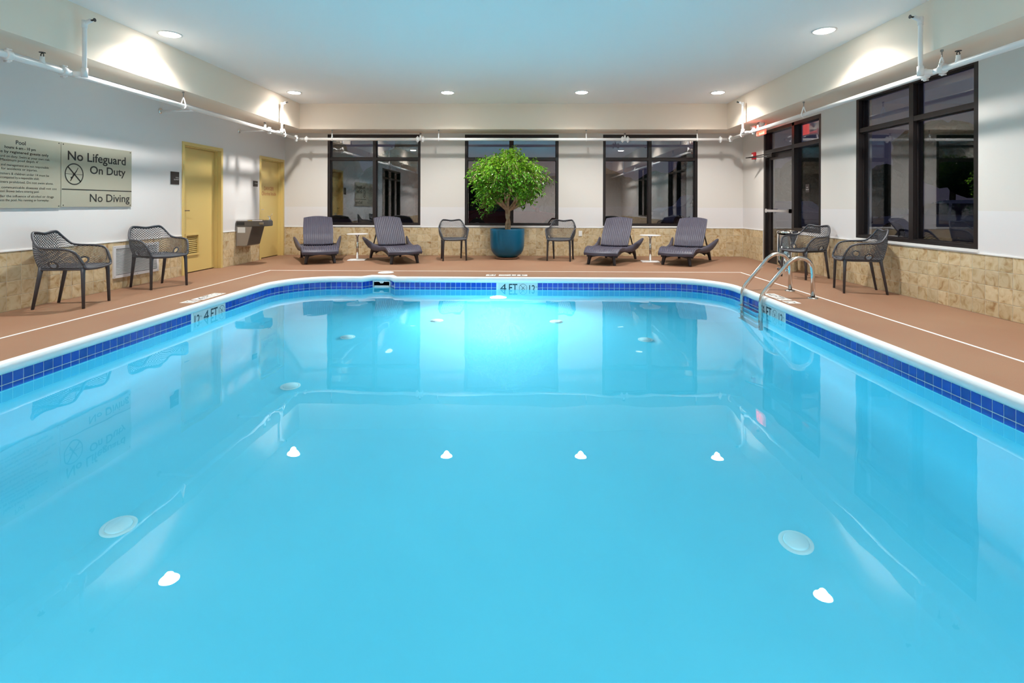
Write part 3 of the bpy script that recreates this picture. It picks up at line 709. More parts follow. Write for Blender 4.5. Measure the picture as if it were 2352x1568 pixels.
def riser(x, y, s):
    bm = bmesh.new()
    rx = x+s*.13; tube(bm, fillet([(x, y, PZ), (rx, y, PZ), (rx, y, 3.00), (rx+s*.07, y, 3.03)], .04, 4), .021, 12)
    tube(bm, [(x, y, PZ), (rx-s*.02, y, PZ)], .030, 12); tube(bm, [(rx, y, PZ-.034), (rx, y, PZ+.06)], .031, 12); tube(bm, [(rx, y, 2.95), (rx, y, 3.03)], [.026, .026], 12)
    link('riser', bm, M['pipe'], t, True)
    bm = bmesh.new(); hx = rx+s*.075; tube(bm, [(hx, y, 3.03), (hx+s*.03, y, 3.035)], .010, 8); tube(bm, [(hx+s*.03, y, 3.035), (hx+s*.034, y, 3.035)], .02, 10); tube(bm, [(hx, y-.012, 3.03), (hx+s*.03, y-.012, 3.035)], .004, 6); tube(bm, [(hx, y+.012, 3.03), (hx+s*.03, y+.012, 3.035)], .004, 6)
    link('sprinkler_head', bm, M['black_metal'], t)
for x, y, s in ((PL, 5.43, 1), (PL, 9.83, 1), (PRX, 5.39, -1), (PRX, 9.80, -1), (PL, .9, 1), (PRX, .9, -1)): riser(x, y, s)
def upright(x, y):
    bm = bmesh.new(); tube(bm, [(x, y, PZ), (x, y, PZ+.075)], [.03, .018], 12); tube(bm, [(x, y, PZ+.05), (x, y, PZ+.085)], .02, 6); link('branch_outlet', bm, M['pipe'], t, True)
    bm = bmesh.new(); tube(bm, [(x-.012, y, PZ+.085), (x-.015, y, PZ+.105), (x, y, PZ+.125)], .004, 6); tube(bm, [(x+.012, y, PZ+.085), (x+.015, y, PZ+.105), (x, y, PZ+.125)], .004, 6); lathe(bm, [(.028, .124), (.026, .128), (0, .13)], 14, (x, y, PZ)); link('sprinkler_head', bm, M['black_metal'], t)
for x, y in ((PL, 5.09), (PL, 9.45), (PRX, 5.08), (PRX, 9.45), (-2.25, PB), (2.0, PB)): upright(x, y)
def hanger(x, y, ax):
    bm = bmesh.new(); tube(bm, [(x, y, PZ+.10), (x, y, HS+.001)], .006, 6); tube(bm, [(x, y, HS-.02), (x, y, HS)], .014, 8); r = link('hanger_rod', bm, M['rod'], t)
    d = Vector((1, 0, 0)) if ax == 'y' else Vector((0, 1, 0)); c = Vector((x, y, PZ))
    bm = bmesh.new(); pts = [c+Vector((0, 0, .105))-d*.008]+[c+d*(-.036*math.cos(k*PI/8+0))+Vector((0, 0, -.036*math.sin(k*PI/8))) for k in range(9)]+[c+Vector((0, 0, .105))+d*.008]
    tube(bm, pts, .005, 6, ry=.009); tube(bm, [(x, y, PZ+.09), (x, y, PZ+.12)], .011, 8); link('pipe_clevis', bm, M['pipe'], t)
for y in (7.2, 10.2, 3.4): hanger(PL, y, 'y')
for y in (7.9, 5.28, 10.15, 2.6): hanger(PRX, y, 'y')
for x in (-4.10, -1.87, 1.20, 3.49): hanger(x, PB, 'x')
for y in (7.485, 9.544):
    bm = bmesh.new(); tube(bm, [(XL, y, PZ-.02), (PL, y+.02, PZ-.005)], .017, 12); link('branch_pipe', bm, M['pipe'], t, True)
    bm = bmesh.new(); tube(bm, [(XL, y, PZ-.02), (XL+.012, y, PZ-.02), (XL+.02, y, PZ-.02)], [.045, .042, .02], 20); link('wall_flange', bm, M['chrome'], t, True)

# ------------------------------------------------------------------ exit sign, alarm
t = thing('exit_sign', 'glowing red exit sign with lamp heads above the glass door', 'exit sign', (4.33, 9.78, 0))
bm = bmesh.new(); box(bm, -.02, .02, -.17, .17, 2.415, 2.60, bevel=.006); link('housing', bm, M['exit_face'], t)
bm = bmesh.new(); box(bm, -.03, .03, -.06, .06, 2.60, HS); link('canopy', bm, M['white_plastic'], t)
bm = bmesh.new(); add_text(bm, 'EXIT', (-.0205, 0, 2.45), (0, -1, 0), (0, 0, 1), .115, .25, 'c', .001, bold=.005); link('lettering', bm, M['exit_text'], t)
bm = bmesh.new(); tube(bm, [(-.03, -.19, 2.60), (-.10, -.20, 2.57)], [.03, .045], 14); tube(bm, [(-.0, -.16, 2.61), (-.04, -.19, 2.60)], .01, 8); link('lamp_head', bm, M['white_plastic'], t, True)
bm = bmesh.new(); tube(bm, [(-.03, .19, 2.60), (-.10, .20, 2.57)], [.03, .045], 14); tube(bm, [(-.0, .16, 2.61), (-.04, .19, 2.60)], .01, 8); link('lamp_head', bm, M['white_plastic'], t, True)
t = thing('fire_alarm', 'small red fire alarm strobe on the right wall near the corner', 'fire alarm', (XR, 10.76, 2.12))
bm = bmesh.new(); box(bm, -.055, 0, -.06, .06, -.075, .075, bevel=.01); link('housing', bm, M['red'], t)
bm = bmesh.new(); box(bm, -.075, -.053, -.035, .035, -.02, .03, bevel=.008); link('strobe_lens', bm, M['white_plastic'], t)
bm = bmesh.new(); tube(bm, [(-.03, 0, -.075), (-.03, 0, -.10)], [.03, .025], 12); link('horn', bm, M['white_plastic'], t)

# ------------------------------------------------------------------ signs on the left wall
RT, UP = (0, 1, 0), (0, 0, 1)
def board(t, y0, y1, z0, z1):
    bm = bmesh.new(); box(bm, XL+.012, XL+.016, y0, y1, z0, z1, bevel=.0008); link('board', bm, M['board'], t)
    bm = bmesh.new()
    for y in (y0+.025, y1-.025):
        for z in (z0+.02, z1-.02): tube(bm, [(XL, y, z), (XL+.019, y, z)], .006, 8)
    link('screw', bm, M['black_metal'], t)
t = thing('pool_rules_sign', 'long brushed metal sign with small printed pool rules, cut off at the left edge', 'sign')
board(t, 4.72, 5.862, 1.056, 1.806)
bm = bmesh.new(); X = XL+.016
def rline(s, right_y, base, cap, cen=5.385, bold=0):
    add_text(bm, s, (X, cen, base), RT, UP, cap, 2*(right_y-cen), 'c', .0012, bold)
rline('Pool', 5.446, 1.718, .040, 5.393, .0014)
rline('hours: 6 am - 10 pm', 5.558, 1.668, .026, 5.391, .001)
rline('For use by registered guests only', 5.711, 1.622, .026, 5.385, .0007)
rline('No lifeguard on duty. Swim at your own risk.', 5.727, 1.576, .024)
rline("Maximum pool depth 4'", 5.588, 1.538, .024)
rline('Owners and management are not responsible', 5.711, 1.488, .024)
rline('for accidents or injuries.', 5.58, 1.449, .024)
rline('Non-swimmers & children under 14 must be', 5.716, 1.399, .024)
rline('accompanied by a responsible adult.', 5.60, 1.360, .024)
rline('Glass containers prohibited. Do not swim alone.', 5.768, 1.314, .024)
rline('Persons with communicable diseases shall not use', 5.809, 1.258, .024)
rline('pool. Shower before entering pool.', 5.60, 1.219, .024)
rline('Persons under the influence of alcohol or drugs', 5.775, 1.168, .024)
rline('shall not use the pool. No running or horseplay.', 5.718, 1.128, .024)
link('lettering', bm, M['black_ink'], t)
t = thing('lifeguard_sign', 'brushed metal sign reading No Lifeguard On Duty, No Diving', 'sign')
board(t, 5.868, 6.922, 1.066, 1.804)
bm = bmesh.new()
add_text(bm, 'No Lifeguard', (X, 5.95, 1.612), RT, UP, .101, .868, 'l', .0012, .003)
add_text(bm, 'On Duty', (X, 6.815, 1.469), RT, UP, .092, .56, 'r', .0012, .003)
add_text(bm, 'No Diving', (X, 6.885, 1.128), RT, UP, .094, .63, 'r', .0012, .0015)
link('lettering', bm, M['black_ink'], t); bm = bmesh.new()
no_dive(bm, (X, 6.038, 1.449), RT, UP, .127, .0135, .0012)
link('no_diving_symbol', bm, M['black_ink'], t); bm = bmesh.new()
add_bar(bm, (X, 0, 0), RT, UP, (5.875, 1.270), (6.92, 1.270), .012)
link('rule_line', bm, M['black_ink'], t)
for nm, lab, y0, y1, z0, z1, lines in (('room_placard', 'small dark placard left of the louvered yellow door', 7.705, 7.89, 1.40, 1.59, ('POOL', 'EQUIPMENT')), ('room_placard', 'small dark placard left of the chlorine warning door', 10.04, 10.205, 1.45, 1.56, ('STORAGE',))):
    t = thing(nm, lab, 'sign'); bm = bmesh.new(); box(bm, XL, XL+.008, y0, y1, z0, z1, bevel=.001); link('plate', bm, M['placard'], t)
    bm = bmesh.new()
    for i, s_ in enumerate(lines): add_text(bm, s_, (XL+.008, y1-.012, (z0+z1)/2+.0-i*.03), RT, UP, .016, min(.11, .017*len(s_)), 'r', .001)
    link('lettering', bm, M['white_text'], t)

# ------------------------------------------------------------------ wall vent
t = thing('return_air_grille', 'white louvered air grille low on the left tiled wall', 'vent', (XL+.012, 7.02, .353))
bm = bmesh.new()
for q in ((-.41, .41, .17, .208), (-.41, .41, -.208, -.17), (-.41, -.37, -.17, .17), (.37, .41, -.17, .17)): box(bm, -.004, .014, q[0], q[1], q[2], q[3])
link('frame', bm, M['grille'], t)
bm = bmesh.new(); box(bm, -.003, -.001, -.37, .37, -.17, .17); link('dark_duct', bm, M['door_gap'], t)
for k in range(22):
    z = -.162+k*.0154; bm = bmesh.new(); prism(bm, [(-.001, z+.009), (.011, z), (.012, z+.002), (0.0, z+.011)], -.37, .37); link('louver', bm, M['grille'], t)
bm = bmesh.new()
for y in (-.39, 0, .39):
    for z in (-.19, .19): tube(bm, [(.012, y, z), (.0155, y, z)], .005, 8)
link('screw', bm, M['rod'], t)

# ------------------------------------------------------------------ drinking fountain
t = thing('drinking_fountain', 'grey wall-mounted drinking fountain between the two yellow doors', 'drinking fountain', (XL+.01, 9.66, 0))
bm = bmesh.new(); prof = [(0, .70), (.30, .70), (.21, .355), (.17, .34), (0, .34)]
prism(bm, prof, -.225, .225); bmesh.ops.bevel(bm, geom=bm.edges[:], offset=.008, segments=1, affect='EDGES')
for f in bm.faces: f.material_index = 1 if f.normal.x > .5 else 0
bmesh.ops.recalc_face_normals(bm, faces=bm.faces)
for f in bm.faces: f.material_index = 1 if f.normal.x > .5 else 0
link('cabinet', bm, None, t, mats=[M['fountain_side'], M['fountain_front']])
bm = bmesh.new(); pts = [(0, -.235), (.30, -.235), (.47, -.19), (.525, -.08), (.525, .08), (.47, .19), (.30, .235), (0, .235)]
prism(bm, pts, .70, .80, 'z'); bmesh.ops.bevel(bm, geom=bm.edges[:], offset=.01, segments=2, affect='EDGES'); link('basin_housing', bm, M['fountain_front'], t)
bm = bmesh.new(); pts = [(.01, -.225), (.30, -.225), (.46, -.18), (.51, -.075), (.51, .075), (.46, .18), (.30, .225), (.01, .225)]
prism(bm, pts, .80, .815, 'z'); link('basin_rim', bm, M['chrome'], t)
bm = bmesh.new(); lathe(bm, [(.15, .8155), (.13, .8165), (.0, .8160)], 24, (.24, 0, 0)); link('bowl', bm, M['black_metal'], t)
bm = bmesh.new(); tube(bm, smooth_path([(.46, .10, .81), (.455, .10, .86), (.43, .09, .88)], 4), [.014]*4+[.01]*5, 8); tube(bm, [(.46, .10, .86), (.50, .11, .93)], .003, 6); link('bubbler', bm, M['chrome'], t, True)
bm = bmesh.new(); box(bm, .42, .50, -.217, -.19, .735, .775, bevel=.004); b2 = bm; link('push_pad', b2, M['rod'], t)
bm = bmesh.new(); box(bm, .02, .16, -.2375, -.235, .72, .78); link('vent_panel', bm, M['black_metal'], t)
bm = bmesh.new(); box(bm, .03, .17, -.2265, -.2255, .585, .685); link('instruction_label', bm, M['white_plastic'], t)

# wall outlets
for nm, x, lab in (('outlet', 1.134, 'small beige electrical outlet on the back wall tiles right of the potted tree'),):
    t = thing(nm, lab, 'outlet', (x, YB-.012, .49)); bm = bmesh.new(); box(bm, -.037, .037, -.006, 0, -.06, .06, bevel=.002); link('cover_plate', bm, M['white_plastic'], t)
    bm = bmesh.new(); box(bm, -.017, .017, -.008, -.005, .008, .036); box(bm, -.017, .017, -.008, -.005, -.036, -.008); link('socket', bm, M['white_trim'], t)

# ------------------------------------------------------------------ pool ladder
t = thing('pool_ladder', 'polished steel pool ladder with two arched handrails at the right pool edge', 'ladder', (0, 0, 0))
for y in (6.81, 6.27):
    bm = bmesh.new(); path = fillet([(2.775, y, -1.05), (2.775, y, .03), (3.10, y, .42)], .10, 6)[:-1]
    path += smooth_path([(3.10, y, .418), (3.17, y, .465), (3.25, y, .480), (3.33, y, .452), (3.378, y, .38), (3.392, y, .28)], 5)+[Vector((3.392, y, 0))]
    tube(bm, path, .0245, 16); link('handrail', bm, M['steel'], t, True)
    bm = bmesh.new(); lathe(bm, [(.062, 0), (.062, .008), (.05, .014), (.026, .016)], 24, (3.392, y, .0)); link('flange', bm, M['steel'], t, True)
for k in range(4):
    z = -.19-k*.26; bm = bmesh.new(); box(bm, 2.72, 2.80, 6.27, 6.81, z-.012, z+.012, bevel=.006); link('tread', bm, M['steel'], t)
    
# ------------------------------------------------------------------ waste bin
t = thing('waste_bin', 'shiny chrome cylindrical waste bin beside the glass door', 'waste bin', (4.40, 8.93, 0))
bm = bmesh.new(); lathe(bm, [(.158, .05), (.158, .64), (.150, .64)], 40); link('body', bm, M['chrome'], t, True)
bm = bmesh.new(); lathe(bm, [(.166, 0), (.166, .05), (.158, .055)], 40); link('base_ring', bm, M['chrome'], t, True)
bm = bmesh.new(); lathe(bm, [(.164, .64), (.164, .665), (.15, .68), (.115, .68), (.11, .66)], 40); link('lid', bm, M['chrome'], t, True)
bm = bmesh.new(); lathe(bm, [(.112, .655), (0, .64)], 30); link('opening', bm, M['door_gap'], t)

# ------------------------------------------------------------------ side tables
def side_table(x, y, rz, lab):
    t = thing('side_table', lab, 'table', (x, y, 0), rz, 'side tables between loungers')
    bm = bmesh.new(); lathe(bm, [(.0, .510), (.19, .510), (.205, .515), (.205, .522), (.19, .525), (0, .525)], 36); link('table_top', bm, M['table_top'], t)
    bm = bmesh.new(); tube(bm, [(0, 0, .015), (0, 0, .48)], .021, 16); tube(bm, [(0, 0, .47), (0, 0, .511)], [.021, .055], 16); link('pole', bm, M['chrome'], t, True)
    bm = bmesh.new(); box(bm, -.17, .17, -.15, .15, 0, .014, bevel=.005); link('base', bm, M['table_top'], t)
side_table(-3.40, 10.36, .1, 'small white round side table between the two left loungers')
side_table(2.39, 10.26, -.1, 'small white round side table between the two right loungers')

# ------------------------------------------------------------------ armchairs with perforated shell (front = +x)
def lerp_table(tab, t):
    for i in range(len(tab)-1):
        if tab[i][0] <= t <= tab[i+1][0]+1e-9:
            P = [Vector(tab[i-1][1]) if i else Vector((tab[1][1][0], -tab[1][1][1], tab[1][1][2])), Vector(tab[i][1]), Vector(tab[i+1][1]), Vector(tab[min(i+2, len(tab)-1)][1])]
            u = (t-tab[i][0])/(tab[i+1][0]-tab[i][0])
            return .5*((2*P[1])+(P[2]-P[0])*u+(2*P[0]-5*P[1]+4*P[2]-P[3])*u*u+(3*P[1]-P[0]-3*P[2]+P[3])*u**3)
    return Vector(tab[-1][1])
LOW = [(0, (-.215, 0, .425)), (.26, (-.205, .165, .425)), (.36, (-.165, .212, .425)), (.50, (-.08, .228, .425)), (.72, (.06, .235, .425)), (.88, (.17, .235, .425)), (1, (.245, .222, .43))]
RIM = [(0, (-.262, 0, .785)), (.18, (-.262, .125, .800)), (.26, (-.256, .185, .795)), (.34, (-.225, .232, .735)), (.43, (-.165, .266, .662)), (.53, (-.09, .282, .640)), (.70, (.06, .290, .632)), (.84, (.155, .286, .610)), (.93, (.205, .268, .555)), (1, (.245, .240, .462))]
def shell(t, v):
    a = abs(t); lo = lerp_table(LOW, a); hi = lerp_table(RIM, a); p = lo.lerp(hi, v)
    out = (hi-lo); out.z = 0
    bul = math.sin(PI*min(1, v*1.05))*.022*(1-.4*v)
    d = Vector((lo.x+.0, lo.y, 0))
    if d.length > 1e-6: p += d.normalized()*bul*(1 if a < .9 else .4)
    if t < 0: p.y = -p.y
    return p
def seatf(u, v):        # u -1..1 across, v 0 front..1 back
    x = .245-.455*v; wd = .232-.02*abs(v-.4)-max(0, v-.75)*.22-max(0, .12-v)*.12; y = u*wd
    z = .430-.022*math.sin(PI*min(1, v))*(1-u*u*.9)-.012*max(0, .15-v)/.15*.6
    x += -.02*u*u*(1 if v < .2 else 0)*(1-v/.2)
    return Vector((x, y, z))
def lattice(bm, f, U, V, na, nb, skip=None, bar=.66, flip=False):
    # diamonds (staggered); U=(u0,u1) V=(v0,v1); na cells across, nb rows
    du = (U[1]-U[0])/na; dv = (V[1]-V[0])/nb; cache = {}
    def vert(u, v):
        u = min(max(u, U[0]), U[1]); v = min(max(v, V[0]), V[1]); k = (round(u, 5), round(v, 5))
        if k not in cache: cache[k] = bm.verts.new(f(u, v))
        return cache[k]
    for j in range(-1, 2*nb+1):
        for i in range(-1, na+1):
            cu = U[0]+(i+.5+(.5 if j % 2 else 0))*du; cv = V[0]+(j+1)*dv/2
            if skip and skip(cu, cv): continue
            outer = [(cu-du/2, cv), (cu-du/4, cv-dv/4), (cu, cv-dv/2), (cu+du/4, cv-dv/4), (cu+du/2, cv), (cu+du/4, cv+dv/4), (cu, cv+dv/2), (cu-du/4, cv+dv/4)]
            if cu+du/2 <= U[0] or cu-du/2 >= U[1] or cv+dv/2 <= V[0] or cv-dv/2 >= V[1]: continue
            k = bar; rr = [(.92, 0), (.64, -.40), (0, -.86), (-.64, -.40)]
            inner = [(cu-du/2*k, cv), (cu-du/2*k*.62, cv-dv/2*k*.52), (cu, cv-dv/2*k*.92), (cu+du/2*k*.62, cv-dv/2*k*.52), (cu+du/2*k, cv), (cu+du/2*k*.62, cv+dv/2*k*.52), (cu, cv+dv/2*k*.92), (cu-du/2*k*.62, cv+dv/2*k*.52)]
            A = [vert(*p) for p in outer]; B = [vert(*p) for p in inner]
            for q in range(8):
                r = (q+1) % 8; fv = []
                for x in (A[q], A[r], B[r], B[q]):
                    if x not in fv: fv.append(x)
                if len(fv) >= 3:
                    try: bm.faces.new(fv)
                    except ValueError: pass
def strip(bm, f, ts, v0, v1):
    r = [(bm.verts.new(f(t, v0)), bm.verts.new(f(t, v1))) for t in ts]
    for a, b in zip(r, r[1:]): bm.faces.new((a[0], b[0], b[1], a[1]))
def solidify(bm, th):
    bmesh.ops.remove_doubles(bm, verts=bm.verts, dist=.0002)
    bm.normal_update(); fs = bm.faces[:]; nv = {v: v.normal.copy() for v in bm.verts}
    top = {v: bm.verts.new(v.co+nv[v]*th/2) for v in list(nv)}
    bot = {v: bm.verts.new(v.co-nv[v]*th/2) for v in list(nv)}
    for f in fs:
        vs = list(f.verts)
        try: bm.faces.new([top[v] for v in vs]); bm.faces.new([bot[v] for v in vs][::-1])
        except ValueError: pass
    for e in list(bm.edges):
        if len(e.link_faces) == 1 and e.verts[0] in top and e.verts[1] in top:
            f = e.link_faces[0]; vs = list(f.verts); a, b = e.verts
            if vs[(vs.index(a)+1) % len(vs)] != b: a, b = b, a
            try: bm.faces.new((top[b], top[a], bot[a], bot[b]))
            except ValueError: pass
    bmesh.ops.delete(bm, geom=list(nv), context='VERTS')

def make_chair():
    t = thing('armchair', 'x', 'chair')
    bm = bmesh.new(); OC, ORu, ORv = (.59, .19), .055, .17
    def sk(u, v): return ((abs(u)-OC[0])/ORu)**2+((v-OC[1])/ORv)**2 < 1.05
    lattice(bm, shell, (-1, 1), (0, .97), 42, 12, sk, .76)
    for sg in (1, -1):      # smooth rim of the drop-shaped opening
        rings = []
        for k in range(28):
            a = 2*PI*k/28; sh = 1+.18*math.cos(a)
            rings.append([bm.verts.new(shell(sg*(OC[0]+ORu*q*math.cos(a)), max(.0, OC[1]+ORv*q*math.sin(a)))) for q in (.80, .98, 1.25)])
        for i in range(28):
            j = (i+1) % 28
            for m_ in (0, 1):
                try: bm.faces.new((rings[i][m_], rings[j][m_], rings[j][m_+1], rings[i][m_+1]) if sg > 0 else (rings[i][m_+1], rings[j][m_+1], rings[j][m_], rings[i][m_]))
                except ValueError: pass
    ts = [-1+2*k/96 for k in range(97)]; strip(bm, shell, ts, .94, 1.0); strip(bm, shell, ts, 0, .04)
    solidify(bm, .006); link('backrest', bm, M['chair'], t, True)
    bm = bmesh.new(); tube(bm, [shell(q, 1.0) for q in ts], .0125, 8, ry=.011)
    fr = smooth_path([shell(1, 1.0), (.252, .225, .428), (.262, .16, .418), (.270, 0, .412), (.262, -.16, .418), (.252, -.225, .428), shell(-1, 1.0)], 6); tube(bm, fr, .0125, 8)
    link('rim', bm, M['chair'], t, True)
    bm = bmesh.new(); lattice(bm, seatf, (-1, 1), (.10, 1), 13, 13, None, .78)
    us = [-1+2*k/20 for k in range(21)]
    for v0, v1 in ((0, .06), (.06, .11)): strip(bm, seatf, us, v0, v1)
    for sg in (-1, 1):
        r = [(bm.verts.new(seatf(sg*.93, k/20)), bm.verts.new(seatf(sg*1.04, k/20))) for k in range(21)]
        for a, b in zip(r, r[1:]): bm.faces.new((a[0], a[1], b[1], b[0]) if sg > 0 else (a[1], a[0], b[0], b[1]))
    solidify(bm, .008); link('seat', bm, M['chair'], t, True)
    bm = bmesh.new()
    pth = [Vector((.225, .205, .412)), Vector((0, .218, .414)), Vector((-.17, .20, .414)), Vector((-.205, .0, .414)), Vector((-.17, -.20, .414)), Vector((0, -.218, .414)), Vector((.225, -.205, .412)), Vector((.25, 0, .402)), Vector((.225, .205, .412))]
    tube(bm, smooth_path(pth, 6), .012, 8, caps=False, ry=.016); link('seat_frame', bm, M['chair'], t, True)
    for sg in (1, -1):
        bm = bmesh.new(); tube(bm, [(.222, sg*.215, .425), (.226, sg*.222, .36), (.236, sg*.230, 0.0)], [.026, .021, .0155], 8, ry=[.023, .019, .014]); link('leg', bm, M['chair'], t, True)
        bm = bmesh.new(); tube(bm, [(-.168, sg*.20, .44), (-.182, sg*.200, .36), (-.246, sg*.200, 0.0)], [.028, .022, .0155], 8, ry=[.023, .019, .014]); link('leg', bm, M['chair'], t, True)
    return t
chairs = [(-4.951, 5.607, 11.7, 'dark grey perforated armchair nearest the left edge, under the rules sign'), (-4.954, 6.93, -23.2, 'dark grey perforated armchair in front of the white air grille'),
          (-1.512, 10.512, -73.7, 'dark grey perforated armchair left of the potted tree'), (.661, 10.504, -105.3, 'dark grey perforated armchair right of the potted tree'),
          (4.272, 8.11, -160.8, 'dark grey perforated armchair beside the chrome waste bin'), (4.279, 6.802, 163.4, 'dark grey perforated armchair under the big side window')]
proto = make_chair()
for i, (x, y, a, lab) in enumerate(chairs):
    o = proto if i == 0 else copy_tree(proto)
    o.location = (x, y, 0); o.rotation_euler = (0, 0, math.radians(a)); o['label'] = lab; o['group'] = 'perforated armchairs around the pool'

# ------------------------------------------------------------------ loungers (front = +x)
def make_lounger():
    t = thing('sun_lounger', 'x', 'lounger')
    # seat / leg section
    def wid(x): return .345-.03*max(0, (x+.05)/.23)-.0*x
    def zc(x): 
        tab = [(-.95, .275), (-.7, .272), (-.5, .278), (-.3, .300), (-.12, .315), (.02, .300), (.10, .272), (.16, .235)]
        for (a, za), (b, zb) in zip(tab, tab[1:]):
            if a <= x <= b:
                u = (x-a)/(b-a); u = u*u*(3-2*u); return za+(zb-za)*u
        return tab[-1][1]
    NX, NY = 40, 96; xs = [-.95+1.11*i/NX for i in range(NX+1)]
    top = []; bm = bmesh.new()
    for i, x in enumerate(xs):
        row = []
        for j in range(NY+1):
            u = -1+2*j/NY; y = u*wid(x); xx = x-(.085*u*u if x > -.1 else .085*u*u*max(0, (x+.5)/.4))
            inside = min(1, (1-abs(u))/.05)*min(1, max(0, (.13-x)/.06)); rib = .009*inside*math.sin(j*PI/3.0)
            z = zc(x)+rib+.016*abs(u)**3*(1 if x < .05 else .2)-.01*max(0, abs(u)-.93)/.07
            row.append(bm.verts.new((xx, y, z)))
        top.append(row)
    for a, b in zip(top, top[1:]):
        for j in range(NY): bm.faces.new((a[j], b[j], b[j+1], a[j+1]))
    # rim skirt
    per = [top[i][0] for i in range(NX+1)]+[top[NX][j] for j in range(1, NY+1)]+[top[i][NY] for i in range(NX-1, -1, -1)]+[top[0][j] for j in range(NY-1, 0, -1)]
    prev = per
    for dz, sc in ((-.015, 1.012), (-.04, 1.0), (-.055, .97)):
        cur = [bm.verts.new((v.co.x*1+(.0 if abs(sc-1.012) > .001 else 0)+(.006 if (v.co.x > .0 and sc > 1.005) else 0), v.co.y*sc, v.co.z+dz)) for v in per]
        for k in range(len(cur)): j = (k+1) % len(cur); bm.faces.new((prev[k], prev[j], cur[j], cur[k]))
        prev = cur
    bmesh.ops.recalc_face_normals(bm, faces=bm.faces); link('seat', bm, M['lounger'], t, True)
    # side rails rising to the wing tips
    for sg in (1, -1):
        bm = bmesh.new(); tab = [(-.12, .312, .272, .022, .026), (-.40, .325, .258, .030, .040), (-.62, .345, .252, .034, .056), (-.85, .368, .262, .038, .070), (-1.05, .395, .298, .038, .070), (-1.22, .425, .352, .032, .056), (-1.34, .448, .402, .024, .036), (-1.39, .460, .420, .011, .014)]
        pts = smooth_path([(a, sg*b, c) for a, b, c, d, e_ in tab], 4); n = len(pts); ra = []; rb = []
        for i in range(n):
            f_ = i/(n-1)*(len(tab)-1); k = min(int(f_), len(tab)-2); u = f_-k; ra.append(tab[k][4]*(1-u)+tab[k+1][4]*u); rb.append(tab[k][3]*(1-u)+tab[k+1][3]*u)
        tube(bm, pts, ra, 12, ry=rb); link('wing', bm, M['lounger'], t, True)
    # rear platform
    bm = bmesh.new(); 
    for k in range(7): box(bm, -1.34+k*.068, -1.34+k*.068+.05, -.34+.0*k, .34, .262, .285, bevel=.004)
    box(bm, -1.36, -.86, -.37, -.33, .225, .285); box(bm, -1.36, -.86, .33, .37, .225, .285); link('rear_deck', bm, M['lounger_dark'], t)
    # backrest
    bm = bmesh.new(); NU, NV = 90, 30; ang = math.radians(22); H = .72
    def bp(u, v, side):
        wv = .275+.012*math.sin(PI*v)-.0*v; top_h = H-.055*u*u*1.0; s = v*top_h
        bow = .03*math.sin(PI*v)*.6+.018*u*u
        band = 1.0 if v > .62 else (.25 if v > .57 else (.75 if (v > .36 or v < .2) else .35)); 
        rib = .009*math.sin((u*.5+.5)*NU*PI/3.0)*band*min(1, (1-abs(u))/.04)*min(1, (1-v)/.03) if side > 0 else 0
        d = (.018 if side > 0 else -.014)+rib
        x = -.86-s*math.sin(ang)+bow*math.cos(ang)+d*math.cos(ang); z = .285+s*math.cos(ang)+bow*math.sin(ang)+d*math.sin(ang)
        return (x, u*wv, z)
    F = [[bm.verts.new(bp(-1+2*j/NU, i/NV, 1)) for j in range(NU+1)] for i in range(NV+1)]; B = [[bm.verts.new(bp(-1+2*j/NU, i/NV, -1)) for j in range(NU+1)] for i in range(NV+1)]
    for i in range(NV):
        for j in range(NU): bm.faces.new((F[i][j], F[i][j+1], F[i+1][j+1], F[i+1][j])); bm.faces.new((B[i][j+1], B[i][j], B[i+1][j], B[i+1][j+1]))
        bm.faces.new((F[i][0], F[i+1][0], B[i+1][0], B[i][0])); bm.faces.new((F[i][NU], B[i][NU], B[i+1][NU], F[i+1][NU]))
    for j in range(NU): bm.faces.new((F[NV][j], F[NV][j+1], B[NV][j+1], B[NV][j])); bm.faces.new((F[0][j+1], F[0][j], B[0][j], B[0][j+1]))
    bmesh.ops.recalc_face_normals(bm, faces=bm.faces); link('backrest', bm, M['lounger'], t, True)
    for sg in (1, -1):
        bm = bmesh.new(); tube(bm, [(-1.075, sg*.24, .60), (-1.27, sg*.27, .285)], .013, 8); link('back_support', bm, M['lounger_dark'], t)
    # legs: curved posts joined by arched aprons
    for sg in (1, -1):
        bm = bmesh.new(); tube(bm, smooth_path([(-.06, sg*.205, .235), (-.01, sg*.222, .17), (.0, sg*.238, .09), (.012, sg*.252, .0)], 3), [.058, .05, .046, .042, .040, .037, .035, .033, .031, .029], 10, ry=[.07, .055, .045, .04, .036, .033, .031, .029, .027, .026]); link('leg', bm, M['lounger_dark'], t, True)
        bm = bmesh.new(); tube(bm, smooth_path([(-1.14, sg*.30, .24), (-1.24, sg*.30, .17), (-1.31, sg*.305, .08), (-1.35, sg*.31, .0)], 3), [.075, .065, .055, .048, .044, .040, .037, .034, .031, .029], 10, ry=[.05, .045, .04, .036, .034, .031, .029, .027, .026, .025]); link('leg', bm, M['lounger_dark'], t, True)
        bm = bmesh.new(); pts = [(-1.10, .255), (-.06, .255), (-.02, .14), (-.10, .168), (-.35, .205), (-.75, .210), (-1.02, .18), (-1.16, .13)]
        prism(bm, pts, sg*.255, sg*.295); bmesh.ops.recalc_face_normals(bm, faces=bm.faces); link('side_apron', bm, M['lounger_dark'], t)
    for x in (-.02, -1.2):
        bm = bmesh.new(); pts = [(-.24, .255), (.24, .255), (.245, .10), (.19, .135), (.10, .155), (0, .162), (-.10, .155), (-.19, .135), (-.245, .10)]
        prism(bm, pts, x-.02, x+.02, 'x'); bmesh.ops.recalc_face_normals(bm, faces=bm.faces); link('front_apron' if x > -1 else 'rear_apron', bm, M['lounger_dark'], t)
    return t
lp = make_lounger()
